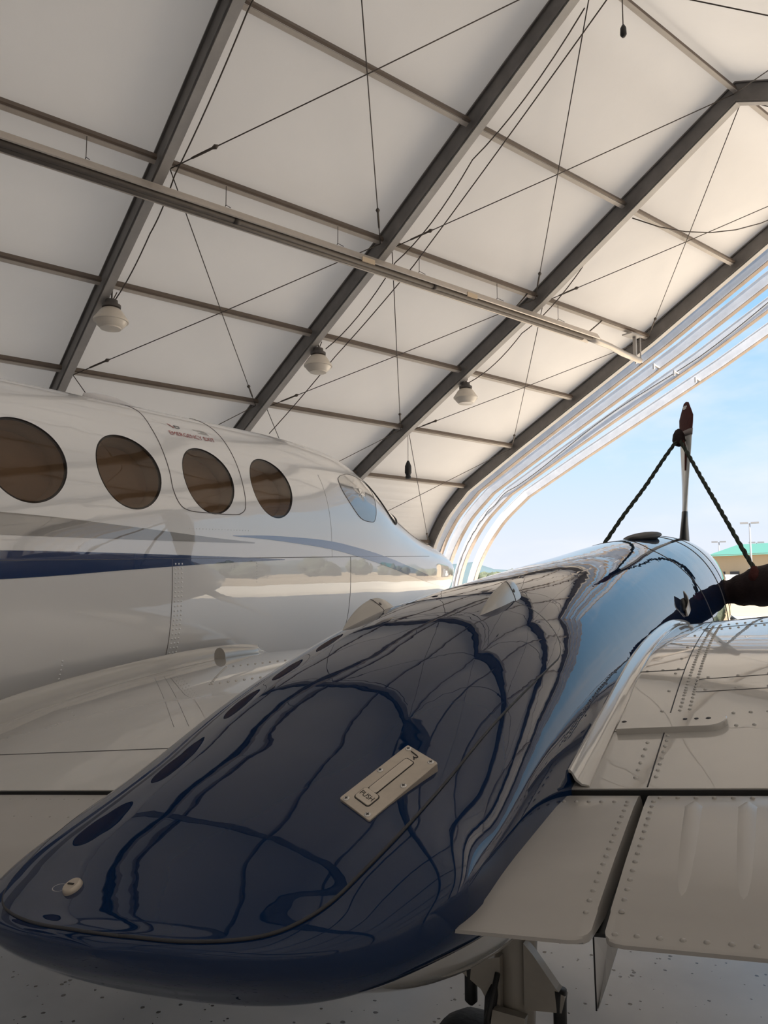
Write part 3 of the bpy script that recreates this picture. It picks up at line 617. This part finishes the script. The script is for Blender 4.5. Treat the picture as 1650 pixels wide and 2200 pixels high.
# hinges: two shark-fin fairings
for da in (.178, -.165):
    P = []
    for t in np.linspace(0, 1, 25):
        b = 1.49 + .245 * t; hh = .039 * (math.sin(math.pi / 2 * min(t, .70) / .70) ** .85 if t < .70 else math.cos(math.pi / 2 * ((t - .70) / .30)) ** .6); w = .002 + .016 * math.sin(math.pi * min(1, t * .72 + .01)) ** .9 * (1 if t < .85 else (1 - (t - .85) / .15 * .4))
        n = nnorm(b, da); s = nv(np.cross(FW, n)); c = ntop(b, da) - n * .004
        P.append([c + s * w * x + n * ((hh + .005) * y) for x, y in ((1.5, -.15), (1.45, .02), (1.2, .25), (.9, .55), (.55, .85), (.22, .98), (0, 1.), (-.22, .98), (-.55, .85), (-.9, .55), (-1.2, .25), (-1.45, .02), (-1.5, -.15))])
    hg = mk('hinge_fairing', *loft(np.array(P)), M_SILVER, lid, sharp=60)
    ring = np.array(P[16]); cen = ring.mean(axis=0)
    mk('hinge_split', *tube([p + (p - cen) * .03 + FW * (.004 * math.sin(k * 1.4)) for k, p in enumerate(ring[1:12])], .0007, 5), M_SEAM, hg)
    sd_ = nv(np.cross(FW, nnorm(1.62, da))); sd_ = sd_ if sd_ @ X3 > 0 else -sd_
    for q in (3, 9):
        cb = P[17][q]; ax_ = sd_ if (np.array(cb) - cen) @ sd_ > 0 else -sd_; mk('hinge_bolt', *lathe(np.array(cb) - ax_ * .001, [(.0045, 0), (.0045, .0018), (.003, .0022), (.0025, .0012), (.0004, .0012)], 10, nv(ax_ + NW * .5)), M_SEAMG, hg)
# quick latch
def pl(b, da, c): return wp(-.79 + da, b, c)
c_t, c_r, c_b, c_l = pl(.998, .240, -.204), pl(.975, .290, -.231), pl(.829, .268, -.269), pl(.860, .209, -.246)
pc = (c_t + c_r + c_b + c_l) / 4; pu = nv(c_t - c_l); pv = nv(c_b - c_l); pu, pv = nv(pu - pv * (pu @ pv) * .22), nv(pv - pu * (pv @ pu) * .22); pn = nv(np.cross(pu, pv)); pn = pn if pn @ NW > 0 else -pn
sn = ntop(.9155, .2518); pc = pc + pn * (.0040 + (sn - pc) @ pn)
LU, LV = .144, .066
def lp(u, v, d=0.): return pc + pu * (u - .5) * LU + pv * (v - .5) * LV + pn * d
def rrect(u0, u1, v0, v1, r, n=5):
    """rounded rectangle in metres of the plate, as (u, v) fractions"""
    out = []
    for cu, cv, a0 in ((u1 - r / LU, v1 - r / LV, 0), (u0 + r / LU, v1 - r / LV, 90), (u0 + r / LU, v0 + r / LV, 180), (u1 - r / LU, v0 + r / LV, 270)):
        for k in range(n): a = R(a0 + 90 * k / (n - 1)); out.append((cu + r / LU * math.cos(a), cv + r / LV * math.sin(a)))
    return out
def slab(poly, d0, d1, bev=.0008):
    rings = [[lp(u, v, d0) for u, v in poly], [lp(u, v, d1 - bev) for u, v in poly], [lp(.5 + (u - .5) * .994, .5 + (v - .5) * .985, d1) for u, v in poly]]; return loft(np.array(rings))
plate = mk('latch_plate', *slab(rrect(0, 1, 0, 1, .003), -.016, .002), M_PLATE, lid, smooth=False)
mk('push_button', *slab(rrect(.11, .268, .24, .70, .004), .001, .0034), M_LATCH, plate, smooth=False)
mk('latch_lever', *slab(rrect(.272, .835, .31, .56, .0035), .001, .0030), M_LATCH, plate, smooth=False)
def pline(name, uv, r=.0006, d=.0024): mk(name, *tube([lp(u, v, d) for u, v in uv], r, 5), M_INK, plate)
q = rrect(.104, .274, .228, .712, .0045); pline('button_gap', q + [q[0]], .0008, .002)
pline('lever_gap', [(.274, .30), (.80, .30), (.825, .305), (.841, .34), (.841, .53), (.825, .565), (.80, .57), (.274, .57)], .0008, .002)
for u, v in ((.955, .12), (.955, .86), (.53, .10), (.53, .88), (.04, .14), (.04, .86)):
    sc_ = mk('screw', *lathe(lp(u, v, .0015), [(.0048, 0), (.0046, .0011), (.0035, .0017), (.0005, .0018)], 14, pn), M_CHROME, plate)
    b_ = MB(); c = lp(u, v, .0033); b_.add(*box(c, (pu, pv, pn), (.0024, .0006, .0003))); b_.add(*box(c, (pv, pu, pn), (.0024, .0006, .0003))); b_.build('cross_slot', M_INK, sc_, smooth=False)
U, Ft = text_mesh('PUSH', .0115); mk('push_lettering', [lp(.19, .47, .0037) + pv * u + pu * v for u, v in U], Ft, M_INK, plate, smooth=False)
pline('hook_mark', [(.945, .24), (.935, .44), (.925, .50), (.905, .49), (.895, .44), (.90, .41), (.88, .47), (.87, .49)], .0009)
# key lock near the tail of the lid
c = ntop(.700, -.115); n = nnorm(.700, -.115)
lk = mk('key_lock', *lathe(c, [(.0135, -.004), (.0135, .004), (.0125, .0085), (.011, .010), (.0005, .0102)], 24, n), M_PLATE, lid, sharp=40)
s = nv(np.cross(n, X3)); mk('key_slot', *box(c + n * .0104, (nv(X3 - n * (X3 @ n)), s, n), (.006, .0012, .0006)), M_INK, lk, smooth=False)
u_ = nv(AW - n * (AW @ n)); v_ = np.cross(n, u_)
mk('lock_dust_cover', *tube([c - u_ * .027 + n * .0015 + u_ * .014 * math.cos(t) + v_ * .0065 * math.sin(t) for t in np.linspace(0, 2 * math.pi, 22)], .0016, 6), M_SILVER, lid)
# cowling seams, scoop, louvre
def nline(name, pts, r, m): mk(name, *tube([nac(b, p) for b, p in dense(pts, 6)], r, 6), m, PLANE)
nline('cowl_seam', [(3.55, 100), (3.52, 82), (3.38, 68), (3.32, 60), (3.36, 42), (3.43, 27), (3.45, 15), (3.47, -5)], .002, M_SEAMG)
nline('cowl_seam', [(4.1, p) for p in range(110, -30, -12)], .0025, M_SEAMG)
nline('cowl_seam', [(4.35, p) for p in range(110, -30, -12)], .002, M_SEAMG)
P = []
for t in np.linspace(0, 1, 13):
    b = 3.60 + .52 * t; c = nac(b, 80); w = .004 + .085 * math.sin(math.pi * (.03 + .94 * t)); hh = .004 + .020 * math.sin(math.pi * (.03 + .94 * t)) ** .8
    P.append([c + AW * w * math.cos(a) + NW * (hh * math.sin(a) + .002) for a in np.linspace(0, 2 * math.pi, 18, endpoint=False)])
mk('cowl_scoop', *loft(np.array(P)), M_BLACK, PLANE)
c = nac(2.86, 14); P = []
for t in np.linspace(0, 1, 9):
    q = nac(2.86 + .10 * t, 22 + 5 * t, .003); P.append([q + NW * d + AW * (.012 * math.sin(math.pi * t) + o_) for d, o_ in ((-.012, 0), (.012 + .02 * t, .003), (.012 + .02 * t, .006), (-.012, .007))])
mk('bleed_louvre', *loft(np.array(P)), M_SILVER, PLANE, smooth=False)
mk('louvre_slot', *tube([nac(2.86, 23, .002), nac(2.91, 25, .004), nac(2.96, 27, .002)], .008, 8), M_BLACK, PLANE)

# ---- wing (wing frame): upper and lower surface along b
UP = np.array([(1.28, -.34), (1.5, -.298), (1.74, -.253), (1.92, -.224), (2.1, -.203), (2.3, -.188), (2.5, -.180), (2.65, -.183), (2.8, -.198), (2.9, -.225), (2.95, -.28)])
_o = np.array([(1.28, -.34), (1.5, -.308), (1.74, -.27), (2.0, -.233), (2.3, -.197), (2.5, -.182)])
def bm(b):
    """station of a feature read off a flatter first guess of the aerofoil"""
    return float(np.interp(np.interp(b, _o[:, 0], _o[:, 1] / _o[:, 0]), UP[:7, 1] / UP[:7, 0], UP[:7, 0])) if 1.28 < b < 2.5 else b
UPF = spline(UP, 6)
LOW = spline([(2.95, -.28), (2.93, -.335), (2.8, -.385), (2.5, -.43), (2.0, -.45), (1.6, -.43), (1.28, -.40)], 5)
RING = np.vstack([UPF, LOW[1:]])
def wing_pt(a, b, c):
    """stretch the section: long inboard centre section, normal outboard of the nacelle, tapered outer panel"""
    if a < -.8: k = 1.46; up = .028
    elif a < -.5: t = (a + .8) / .3; k = 1.46 * (1 - t) + t; up = .028 * (1 - t)
    else: k = 1.; up = 0.
    if a > 1.2: k *= 1 - .12 * (a - 1.2)
    bb = 1.28 + (b - 1.28) * k; return wp(a, bb, c + up * min(1, max(0, (b - 1.28) / .5)))
def wtop(a, b, off=0.):
    k = 1.46 if a < -.8 else 1.; b0 = 1.28 + (b - 1.28) / k; return wing_pt(a, b0, np.interp(b0, UPF[:, 0], UPF[:, 1])) + NW * off
st = list(np.linspace(-3.6, -1.0, 14)) + [-.8, -.7, -.6, -.5] + list(np.linspace(-.4, 1.2, 9)) + [2.2, 3.4, 4.6, 5.6]
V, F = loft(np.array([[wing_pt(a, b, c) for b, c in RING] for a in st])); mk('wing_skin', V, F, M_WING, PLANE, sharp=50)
for a0_, a1_ in ((-3.5, -1.1), (-.46, 3.3)): mk('cove_shade', *box(wp((a0_ + a1_) / 2, 1.2785, -.372), (AW, FW, NW), ((a1_ - a0_) / 2, .0025, .030)), M_BLACK, PLANE, smooth=False)  # black strip painting the shade in the gap ahead of the flaps
def flap(name, e0, e1, beads=(), m=M_FLAP):
    """e0 / e1: inner and outer edge as a at hinge, a at trailing edge"""
    prof = [(1.2755, -.366), (1.274, -.356), (1.266, -.3475), (1.25, -.3438), (1.19, -.344), (1.0, -.353), (.872, -.3615), (.868, -.3635), (.812, -.3665), (.806, -.3685), (.806, -.3725), (.812, -.3745), (.9, -.383), (1.1, -.405), (1.22, -.412), (1.255, -.395)]
    rings = []
    wd_ = e1[1] - e0[1]; rc = .022
    for t in sorted(set(list(np.linspace(0, 1, 9)) + [min(1, rc * q / wd_) for q in (.1, .3, .6, 1)] + [max(0, 1 - rc * q / wd_) for q in (.1, .3, .6, 1)])):
        r = []; de = min(t, 1 - t) * wd_; lift = rc - math.sqrt(max(0, rc * rc - (rc - de) ** 2)) if de < rc else 0.
        for b, c in prof:
            b = max(b, .806 + lift + (b - .806) * .2)
            k = (1.262 - b) / .456; a0 = e0[0] * (1 - k) + e0[1] * k; a1 = e1[0] * (1 - k) + e1[1] * k; r.append(wp(a0 * (1 - t) + a1 * t, b, c))
        rings.append(r)
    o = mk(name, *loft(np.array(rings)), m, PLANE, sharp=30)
    for a0, a1 in beads:
        P = []
        for t in np.linspace(0, 1, 15):
            b = 1.222 - .35 * t; a = a0 * (1 - t) + a1 * t; c = np.interp(b, [.872, 1.0, 1.19, 1.225], [-.3615, -.353, -.344, -.3425]); w = .015 * min(1, (math.sin(math.pi * min(t * 6, .5)) + .15)); hh = .0034 * min(1, math.sin(math.pi * min(t * 6, .5)) + .03) * (1 - .8 * t)
            P.append([wp(a + w * x, b, c - .001 + hh * (1 - x * x) ** 1.2) for x in np.linspace(-1, 1, 9)])
        mk('stiffener_bead', *grid(P), m, o)
    return o
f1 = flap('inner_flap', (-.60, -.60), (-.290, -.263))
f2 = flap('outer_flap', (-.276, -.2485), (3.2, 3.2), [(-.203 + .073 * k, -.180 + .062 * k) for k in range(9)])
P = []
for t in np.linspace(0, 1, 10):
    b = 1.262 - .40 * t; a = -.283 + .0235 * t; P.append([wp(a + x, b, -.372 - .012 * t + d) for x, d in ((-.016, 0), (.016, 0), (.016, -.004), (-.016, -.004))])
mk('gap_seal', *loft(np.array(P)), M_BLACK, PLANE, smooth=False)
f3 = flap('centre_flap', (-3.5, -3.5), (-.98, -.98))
def wrivets(name, pts, m, parent, r=.0034):
    b_ = MB()
    for a, b, kind in pts:
        P = wtop(a, bm(b)) if kind == 'w' else wp(a, b, np.interp(b, [.806, .812, .868, .872, 1.0, 1.19, 1.245], [-.3685, -.3665, -.3635, -.3615, -.353, -.344, -.3435])); b_.add(*dome(P, NW, r))
    return b_.build(name, m, parent, kind='stuff')
pts = []
for k in range(38):
    b = 1.625 + k * .0225; pts += [(-.264, b, 'w'), (-.246, b + .004, 'w')]
    if k % 6 == 1: pts.append((-.298, b, 'w'))
for k in range(8): pts += [(-.272, 1.325 + k * .0265, 'w')]
for k in range(6): pts += [(-.305, 1.322 + k * .031, 'w')]
for k in range(34): pts += [(-.165 + k * .03, 1.62, 'w'), (-.158 + k * .03, 1.556, 'w')]
for k in range(60): pts += [(-.245 + k * .022, 2.47, 'w'), (-.235 + k * .022, 2.40, 'w')]
for k in range(8): pts.append((-.225 + k * .06, 1.87, 'w')); pts.append((-.225 + k * .06, 1.775, 'w'))
for k in range(4): pts.append((-.40 + k * .035, 1.955, 'w'))
wrivets('wing_rivets', pts, M_WING, PLANE, .0040)
pts = []
for k in range(15): pts.append((-.290 + .027 * (1.262 - (1.2 - k * .024)) / .456 - .012, 1.2 - k * .024, 'f'))
for k in range(7): pts.append((-.42 + k * .02, 1.218, 'f'))
wrivets('flap_rivets', pts, M_FLAP, f1, .0036)
pts = []
for k in range(15): pts.append((-.276 + .0275 * (1.262 - (1.22 - k * .025)) / .456 + .012, 1.22 - k * .025, 'f'))
for k in range(40): pts.append((-.255 + k * .026, 1.24, 'f')); pts.append((-.238 + k * .0225, .822, 'f'))
wrivets('flap_rivets', pts, M_FLAP, f2, .0036)
wrivets('flap_rivets', [(-3 + k * .05, 1.215, 'f') for k in range(40)] + [(-3 + k * .06, 1.1, 'f') for k in range(34)], M_FLAP, f3, .0025)
def wline(name, ab, r=.0014, m=M_SEAM): mk(name, *tube([wtop(a, bm(b) if a > -.8 else b) for a, b in ab], r * .75, 6), m, PLANE)
wline('panel_seam', [(-.281, b) for b in np.linspace(1.285, 2.75, 40)], .0017)
wline('panel_seam', [(a, 1.955 - .06 * (a + .42)) for a in np.linspace(-.44, -.281, 6)], .0017)
wline('panel_seam', [(a, 1.547) for a in np.linspace(-.44, -.36, 4)], .0012)
wline('panel_seam', [(a, 2.43) for a in np.linspace(-.28, 1.1, 8)], .0015)
q = [(-.235 + .012 * math.cos(R(t)), 1.79 - .012 + .02 * math.sin(R(t))) for t in (270, 240, 210, 180)] + [(-.247, 1.84)] + [(-.235 + .012 * math.cos(R(t)), 1.845 + .015 * math.sin(R(t))) for t in (180, 150, 120, 90)] + [(.05, 1.862), (.12, 1.80), (.05, 1.758), (-.235, 1.758)]
wline('access_panel_seam', q, .0013)
wline('panel_seam', [(a, 1.53) for a in np.linspace(-2.9, -1.1, 12)], .0018)
wline('panel_seam', [(-2.62 + .9 * t, 2.50 - .80 * t) for t in np.linspace(0, 1, 8)], .001, M_SEAMG); wline('panel_seam', [(-2.56 + .9 * t, 2.50 - .80 * t) for t in np.linspace(0, 1, 8)], .001, M_SEAMG)
tri = [(-2.02, 2.20), (-2.30, 2.62), (-1.75, 2.66), (-1.55, 2.3), (-2.02, 2.20)]
b_ = MB()
for (a0, b0), (a1, b1) in zip(tri[:-1], tri[1:]):
    for t in np.arange(0, 1, .07): b_.add(*dome(wtop(a0 + (a1 - a0) * t, b0 + (b1 - b0) * t), NW, .006))
for i in range(34):                                        # root rivets along the fillet
    t = i / 33.; b = 1.75 + 2.05 * t; c = wtop(-2.86, min(b, 3.4)) + NW * .022; b_.add(*dome(c, X3 * .7 + NW * .7, .0045))
b_.build('root_rivets', M_WING, PLANE, kind='stuff')
# root fillet
P = []
for b in np.linspace(1.2, 3.72, 40):
    base = wtop(-2.70, max(b, 1.28)) if b < 3.6 else wtop(-2.70, 3.6) - NW * .08
    z_l = (base - EYE) @ NW; r = []
    for t in np.linspace(0, 1, 9):
        u = R(90 * t); a = -2.66 - .24 * math.sin(u); c = .005 - .004 * t + .075 * (1 - math.cos(u)); p_ = wtop(a, min(max(b, 1.28), 3.6)) + NW * c - NW * .010; r.append(p_)
    P.append(r)
mk('root_fillet', *grid(P), M_WING, PLANE)
# root inlet on the fillet
P = []
for t in np.linspace(0, 1, 12):
    b = 3.10 + .45 * t; c = wtop(-2.76, min(b, 3.4)) + NW * .012; w = .004 + .035 * (1 - t) ** .6; hh = .005 + .042 * (1 - t) ** .6
    P.append([c + AW * w * math.cos(a) + NW * hh * math.sin(a) for a in np.linspace(0, 2 * math.pi, 16, endpoint=False)])
mk('root_inlet', *loft(np.array(P)), M_SILVER, PLANE, sharp=50)
# strap plate on the wing
c0 = wtop(-.27, bm(1.568)); L2, W2 = .098, .035; ring = []
for k in range(12): a = R(-90 + 180 * k / 11); ring.append((L2 - W2 + W2 * math.cos(a), W2 * math.sin(a)))
ring += [(-L2, W2), (-L2, -W2)]
t_w = nv(wtop(-.27, 1.56) - wtop(-.27, 1.52)); n_w = np.cross(AW, t_w); n_w = n_w if n_w @ NW > 0 else -n_w
V, F = loft(np.array([[c0 + AW * u * s + t_w * v * s + n_w * d for u, v in ring] for s, d in ((1, -.003), (1, .010), (.985, .0115))]))
sp = mk('cover_strap', V, F, M_WING, PLANE, sharp=40)
for u in (-.088, .025, .045, .066): mk('strap_screw', *lathe(c0 + AW * u + n_w * .0112, [(.004 if u > -.05 and u < .06 else .0055, 0), (.004, .001), (.0005, .0012)], 12, n_w), M_SEAM, sp)
# fairing lip along the nacelle side
def side_a(b, c):
    a, w, ct, cm, cb, n = nrow(b); h = (ct - cm) if c > cm else (cm - cb); return a + w * (1 - min(.999, abs(c - cm) / h) ** n) ** (1 / n)
P = []
for b in np.linspace(1.285, 2.86, 50):
    cw_ = np.interp(b, UPF[:, 0], UPF[:, 1]); k = .66 - .26 * (b - 1.285) / 1.575; a0 = side_a(b, cw_ + .035 * k)
    r = [(a0 - .012, cw_ + .046 * k), (a0 + .003, cw_ + .044 * k), (a0 + .010 * k, cw_ + .036 * k), (a0 + .018 * k, cw_ + .020 * k), (a0 + .030 * k, cw_ + .008 * k), (a0 + .046 * k, cw_ + .0035), (a0 + .047 * k, cw_ + .0005), (a0 + .028 * k, cw_ + .003 * k), (a0 + .012 * k, cw_ + .017 * k), (a0 + .004, cw_ + .034 * k)]
    P.append([wp(a, b, c) for a, c in r])
mk('nacelle_fairing', *loft(np.array(P)), M_WING, PLANE, sharp=50)

# ---- propeller, spinner
hubW = wp(-.72, 5.32, -.16)
mk('spinner', *lathe(hubW, [(.28, -.12), (.275, .0), (.24, .16), (.17, .32), (.09, .44), (.01, .49)], 32, FW), M_SILVER, PLANE)
def blade(ang, Rb=1.235):
    u = nv(Z3 * math.cos(ang) + X3 * math.sin(ang)); u = nv(u - FW * (u @ FW)); s = np.cross(u, FW); P = []
    for t in np.linspace(0, 1, 26):
        r = .20 + (Rb - .20) * t; tw = R(7 + 20 * (t - .26) / .74 if t > .26 else 7 - 14 * (.26 - t) / .26); ch = np.interp(t, [0, .12, .35, .7, .92, 1], [.05, .07, .13, .145, .125, .055]); th = np.interp(t, [0, .12, .3, 1], [.05, .030, .018, .011])
        cd = FW * math.cos(tw) + s * math.sin(tw); nd = np.cross(cd, u); P.append([hubW + u * r + cd * ch * math.cos(a) + nd * th * math.sin(a) for a in np.linspace(0, 2 * math.pi, 18, endpoint=False)])
    o = mk('propeller_blade', *loft(np.array(P)), M_BLADE, PLANE)
    mk('blade_cuff', *loft(np.array(P[:9]) + (np.array(P[:9]) - np.mean(np.array(P[:9]), axis=1, keepdims=True)) * .06), M_BLADEK, o)
    return P
tip = ep(-.625, 5.26, 1.195); bd = tip - hubW; ang0 = math.atan2(bd[0], bd[2]); PB = blade(ang0); blade(ang0 + 2 * math.pi / 3); blade(ang0 - 2 * math.pi / 3)
# exhaust stacks
def stack(s):
    b0 = 4.36; a0 = -.74 + s * .33; e_ = -.155; P = [wp(a0, b0, e_), wp(a0 + s * .10, b0 - .01, e_), wp(a0 + s * .22, b0 - .03, e_ + .01), wp(a0 + s * .36, b0 - .09, e_ + .01), wp(a0 + s * .48, b0 - .19, e_), wp(a0 + s * .54, b0 - .32, e_ - .01)]
    P = spline(P, 5); mk('exhaust_stack', *tube(P, [.050 + .035 * min(1, i / 12) for i in range(len(P))], 16), M_SILVER, PLANE); return P
ST = {1: stack(1), -1: stack(-1)}

# ---- propeller tie-down: maroon boot, two braided cords, exhaust covers
td = empty('propeller_tie_down', ep(-.64, 5.2, .9), 'maroon propeller boot with braided cords tied down to black exhaust covers', 'tie-down')
P = np.array(PB[20:]); cen = P.mean(axis=1, keepdims=True); P = cen + (P - cen) * np.array([1.0, 1.05, 1.1, 1.1, 1.0, .75])[:, None, None] + Z3 * np.array([0, 0, 0, .005, .01, .02])[:, None, None]
P = np.vstack([P, P[-1:] * .25 + P[-1:].mean(axis=1, keepdims=True) * .75 + Z3 * .008]); boot = mk('boot', *loft(P), M_BOOT, td)
mk('boot_band', *loft(np.array([P[0] + (P[0] - cen[0]) * .1, P[1] + (P[1] - cen[1]) * .06])), mat('pale_band', (.32, .28, .27), .8), boot)
kn = ep(-.672, 5.22, .985)
mk('knot', *lathe(kn - Z3 * .045, [(.005, -.01), (.03, .0), (.042, .03), (.036, .07), (.02, .10), (.004, .11)], 12), M_COVER, td)
def strapmesh(p, q, r=.008, strands=3):
    b_ = MB(); L = np.linalg.norm(q - p); n = int(L / .012); d = nv(q - p); u = nv(np.cross(d, X3 + Z3 * .2)); v = np.cross(d, u)
    for k in range(strands):
        b_.add(*tube([p + (q - p) * (i / n) + (u * math.cos(i * .42 + k * 2.094) + v * math.sin(i * .42 + k * 2.094)) * r * .85 + u * .004 * math.sin(i * .11) for i in range(n + 1)], r * .8, 5))
    return b_
strapmesh(kn, ep(-.215, 4.27, .10)).build('cord', M_ROPE, td); strapmesh(kn, ep(-1.08, 4.35, .12)).build('cord', M_ROPE, td)
mk('strap_tail', *loft(np.array([[kn + np.array(o_) + np.array(d) for d in ((-.009, 0, 0), (.009, 0, 0), (.009, .004, 0), (-.009, .004, 0))] for o_ in ((.0, -.02, .03), (.03, -.03, -.03), (.045, -.03, -.10), (.04, -.03, -.22))])), M_BOOT, td, smooth=False)
for s in (1, -1):
    C_ = np.array(ST[s]); n = len(C_); rr = []
    for i in range(n): t = i / (n - 1); rr.append(.062 + .046 * min(1, max(0, t * 3.2 - .25)) + .004 * math.sin(i * 1.7))
    V, F = tube(np.vstack([C_[1:], C_[-1:] + (C_[-1] - C_[-2]) * .6]), rr[1:] + [.03], 18); cv = mk('exhaust_cover', V, F, M_COVER, td)
    top = ep(-.215, 4.27, .10) if s > 0 else ep(-1.08, 4.35, .12); mk('cover_tie', *lathe(top - Z3 * .05, [(.03, -.01), (.03, .02), (.02, .045), (.012, .065)], 10), M_BOOT, cv)

# ---- main landing gear under the nacelle
gx, gy = -.66, 1.87
def gp(x, y, z): return np.array([gx + x, gy + y, z])
mk('gear_leg', *tube([gp(0, .02, 1.25), gp(0, .02, .95), gp(0, .01, .72), gp(0, 0, .55), gp(0, 0, .30)], [.048, .048, .044, .040, .038], 20), M_GEAR, PLANE)
V, F = loft(np.array([[gp(x, y - .03, z) for x, y in ((-w0, .02), (-.01, .02), (-.01, .06), (-w0, .06))] for z, w0 in ((1.2, .13), (.95, .115), (.80, .09), (.70, .05))])); mk('gear_gusset', V, F, M_GEAR, PLANE, smooth=False)
for s in (1, -1):
    P = [gp(s * x, y, z) for y in (-.045, -.015) for x, z in ((.03, .775), (.052, .755), (.108, .69), (.128, .675), (.12, .64), (.03, .625))]
    if s < 0: P = [gp(s * x, y, z) for y in (-.045, -.015) for x, z in ((.03, .73), (.09, .71), (.135, .695), (.13, .672), (.08, .645), (.03, .57))]
    arm = mk('tow_lug', P, [(0, 1, 2, 3, 4, 5), (11, 10, 9, 8, 7, 6)] + [(i, i + 6, (i + 1) % 6 + 6, (i + 1) % 6) for i in range(6)], M_GEAR, PLANE, smooth=False)
    z1 = .665 if s > 0 else .68; mk('lug_pin', *tube([gp(s * .112, -.03, z1 + .02), gp(s * .112, -.03, z1 - .02), gp(s * .112, -.03, z1 - .075), gp(s * .112, -.03, z1 - .085)], [.017, .016, .016, .006], 12), M_BLACK, arm)
mk('brake_line', *tube([gp(-.045, -.04, .66), gp(-.052, -.05, .63), gp(-.06, -.05, .57), gp(-.085, -.05, .45), gp(-.09, -.05, .35)], [.010, .016, .012, .012, .012], 10), M_BLACK, PLANE)
mk('brake_line', *tube([gp(-.03, -.06, .70), gp(-.05, -.08, .60), gp(-.02, -.08, .52), gp(-.03, -.06, .42)], .007, 8), M_BLACK, PLANE)
mk('axle', *tube([gp(-.20, 0, .27), gp(.20, 0, .27)], .035, 12), M_GEAR, PLANE)
mk('torque_link', *loft(np.array([[gp(x, y, z) for x in (-.04, .04) for y in (q - .012, q + .012)][0:2] + [gp(.04, q + .012, z), gp(.04, q - .012, z)] for q, z in ((-.06, .62), (-.13, .48), (-.06, .34))])), M_GEAR, PLANE, smooth=False)
for s in (1, -1):
    c = gp(s * .135, 0, .268); w_ = mk('main_wheel', *lathe(c, [(.15, -.065), (.21, -.082), (.25, -.072), (.266, -.04), (.268, 0), (.266, .04), (.25, .072), (.21, .082), (.15, .065)], 40, X3), M_TYRE, PLANE)
    mk('wheel_hub', *lathe(c, [(.02, -.06), (.12, -.055), (.152, -.066), (.152, .066), (.12, .055), (.02, .06)], 28, X3), M_GEAR, w_, sharp=30)
# open gear door hanging beside the leg
P = []
for t in np.linspace(0, 1, 12):
    z = 1.22 - .645 * t; wd = .205 * (1 - t) ** .95 + .003; P.append([np.array([-.503 - .004 * math.sin(math.pi * t) + wd * q, 2.0 + .10 * q * (1 - t) + o_ + .02 * math.sin(math.pi * q), z]) for q, o_ in ((0, 0), (.5, 0), (1, 0), (1, .006), (.5, .006), (0, .006))])
gd = mk('gear_door', *loft(np.array(P)), M_WHITE, PLANE, smooth=False)
mk('door_edge', *tube([p[0] for p in P], .0022, 6), M_SEAM, gd)
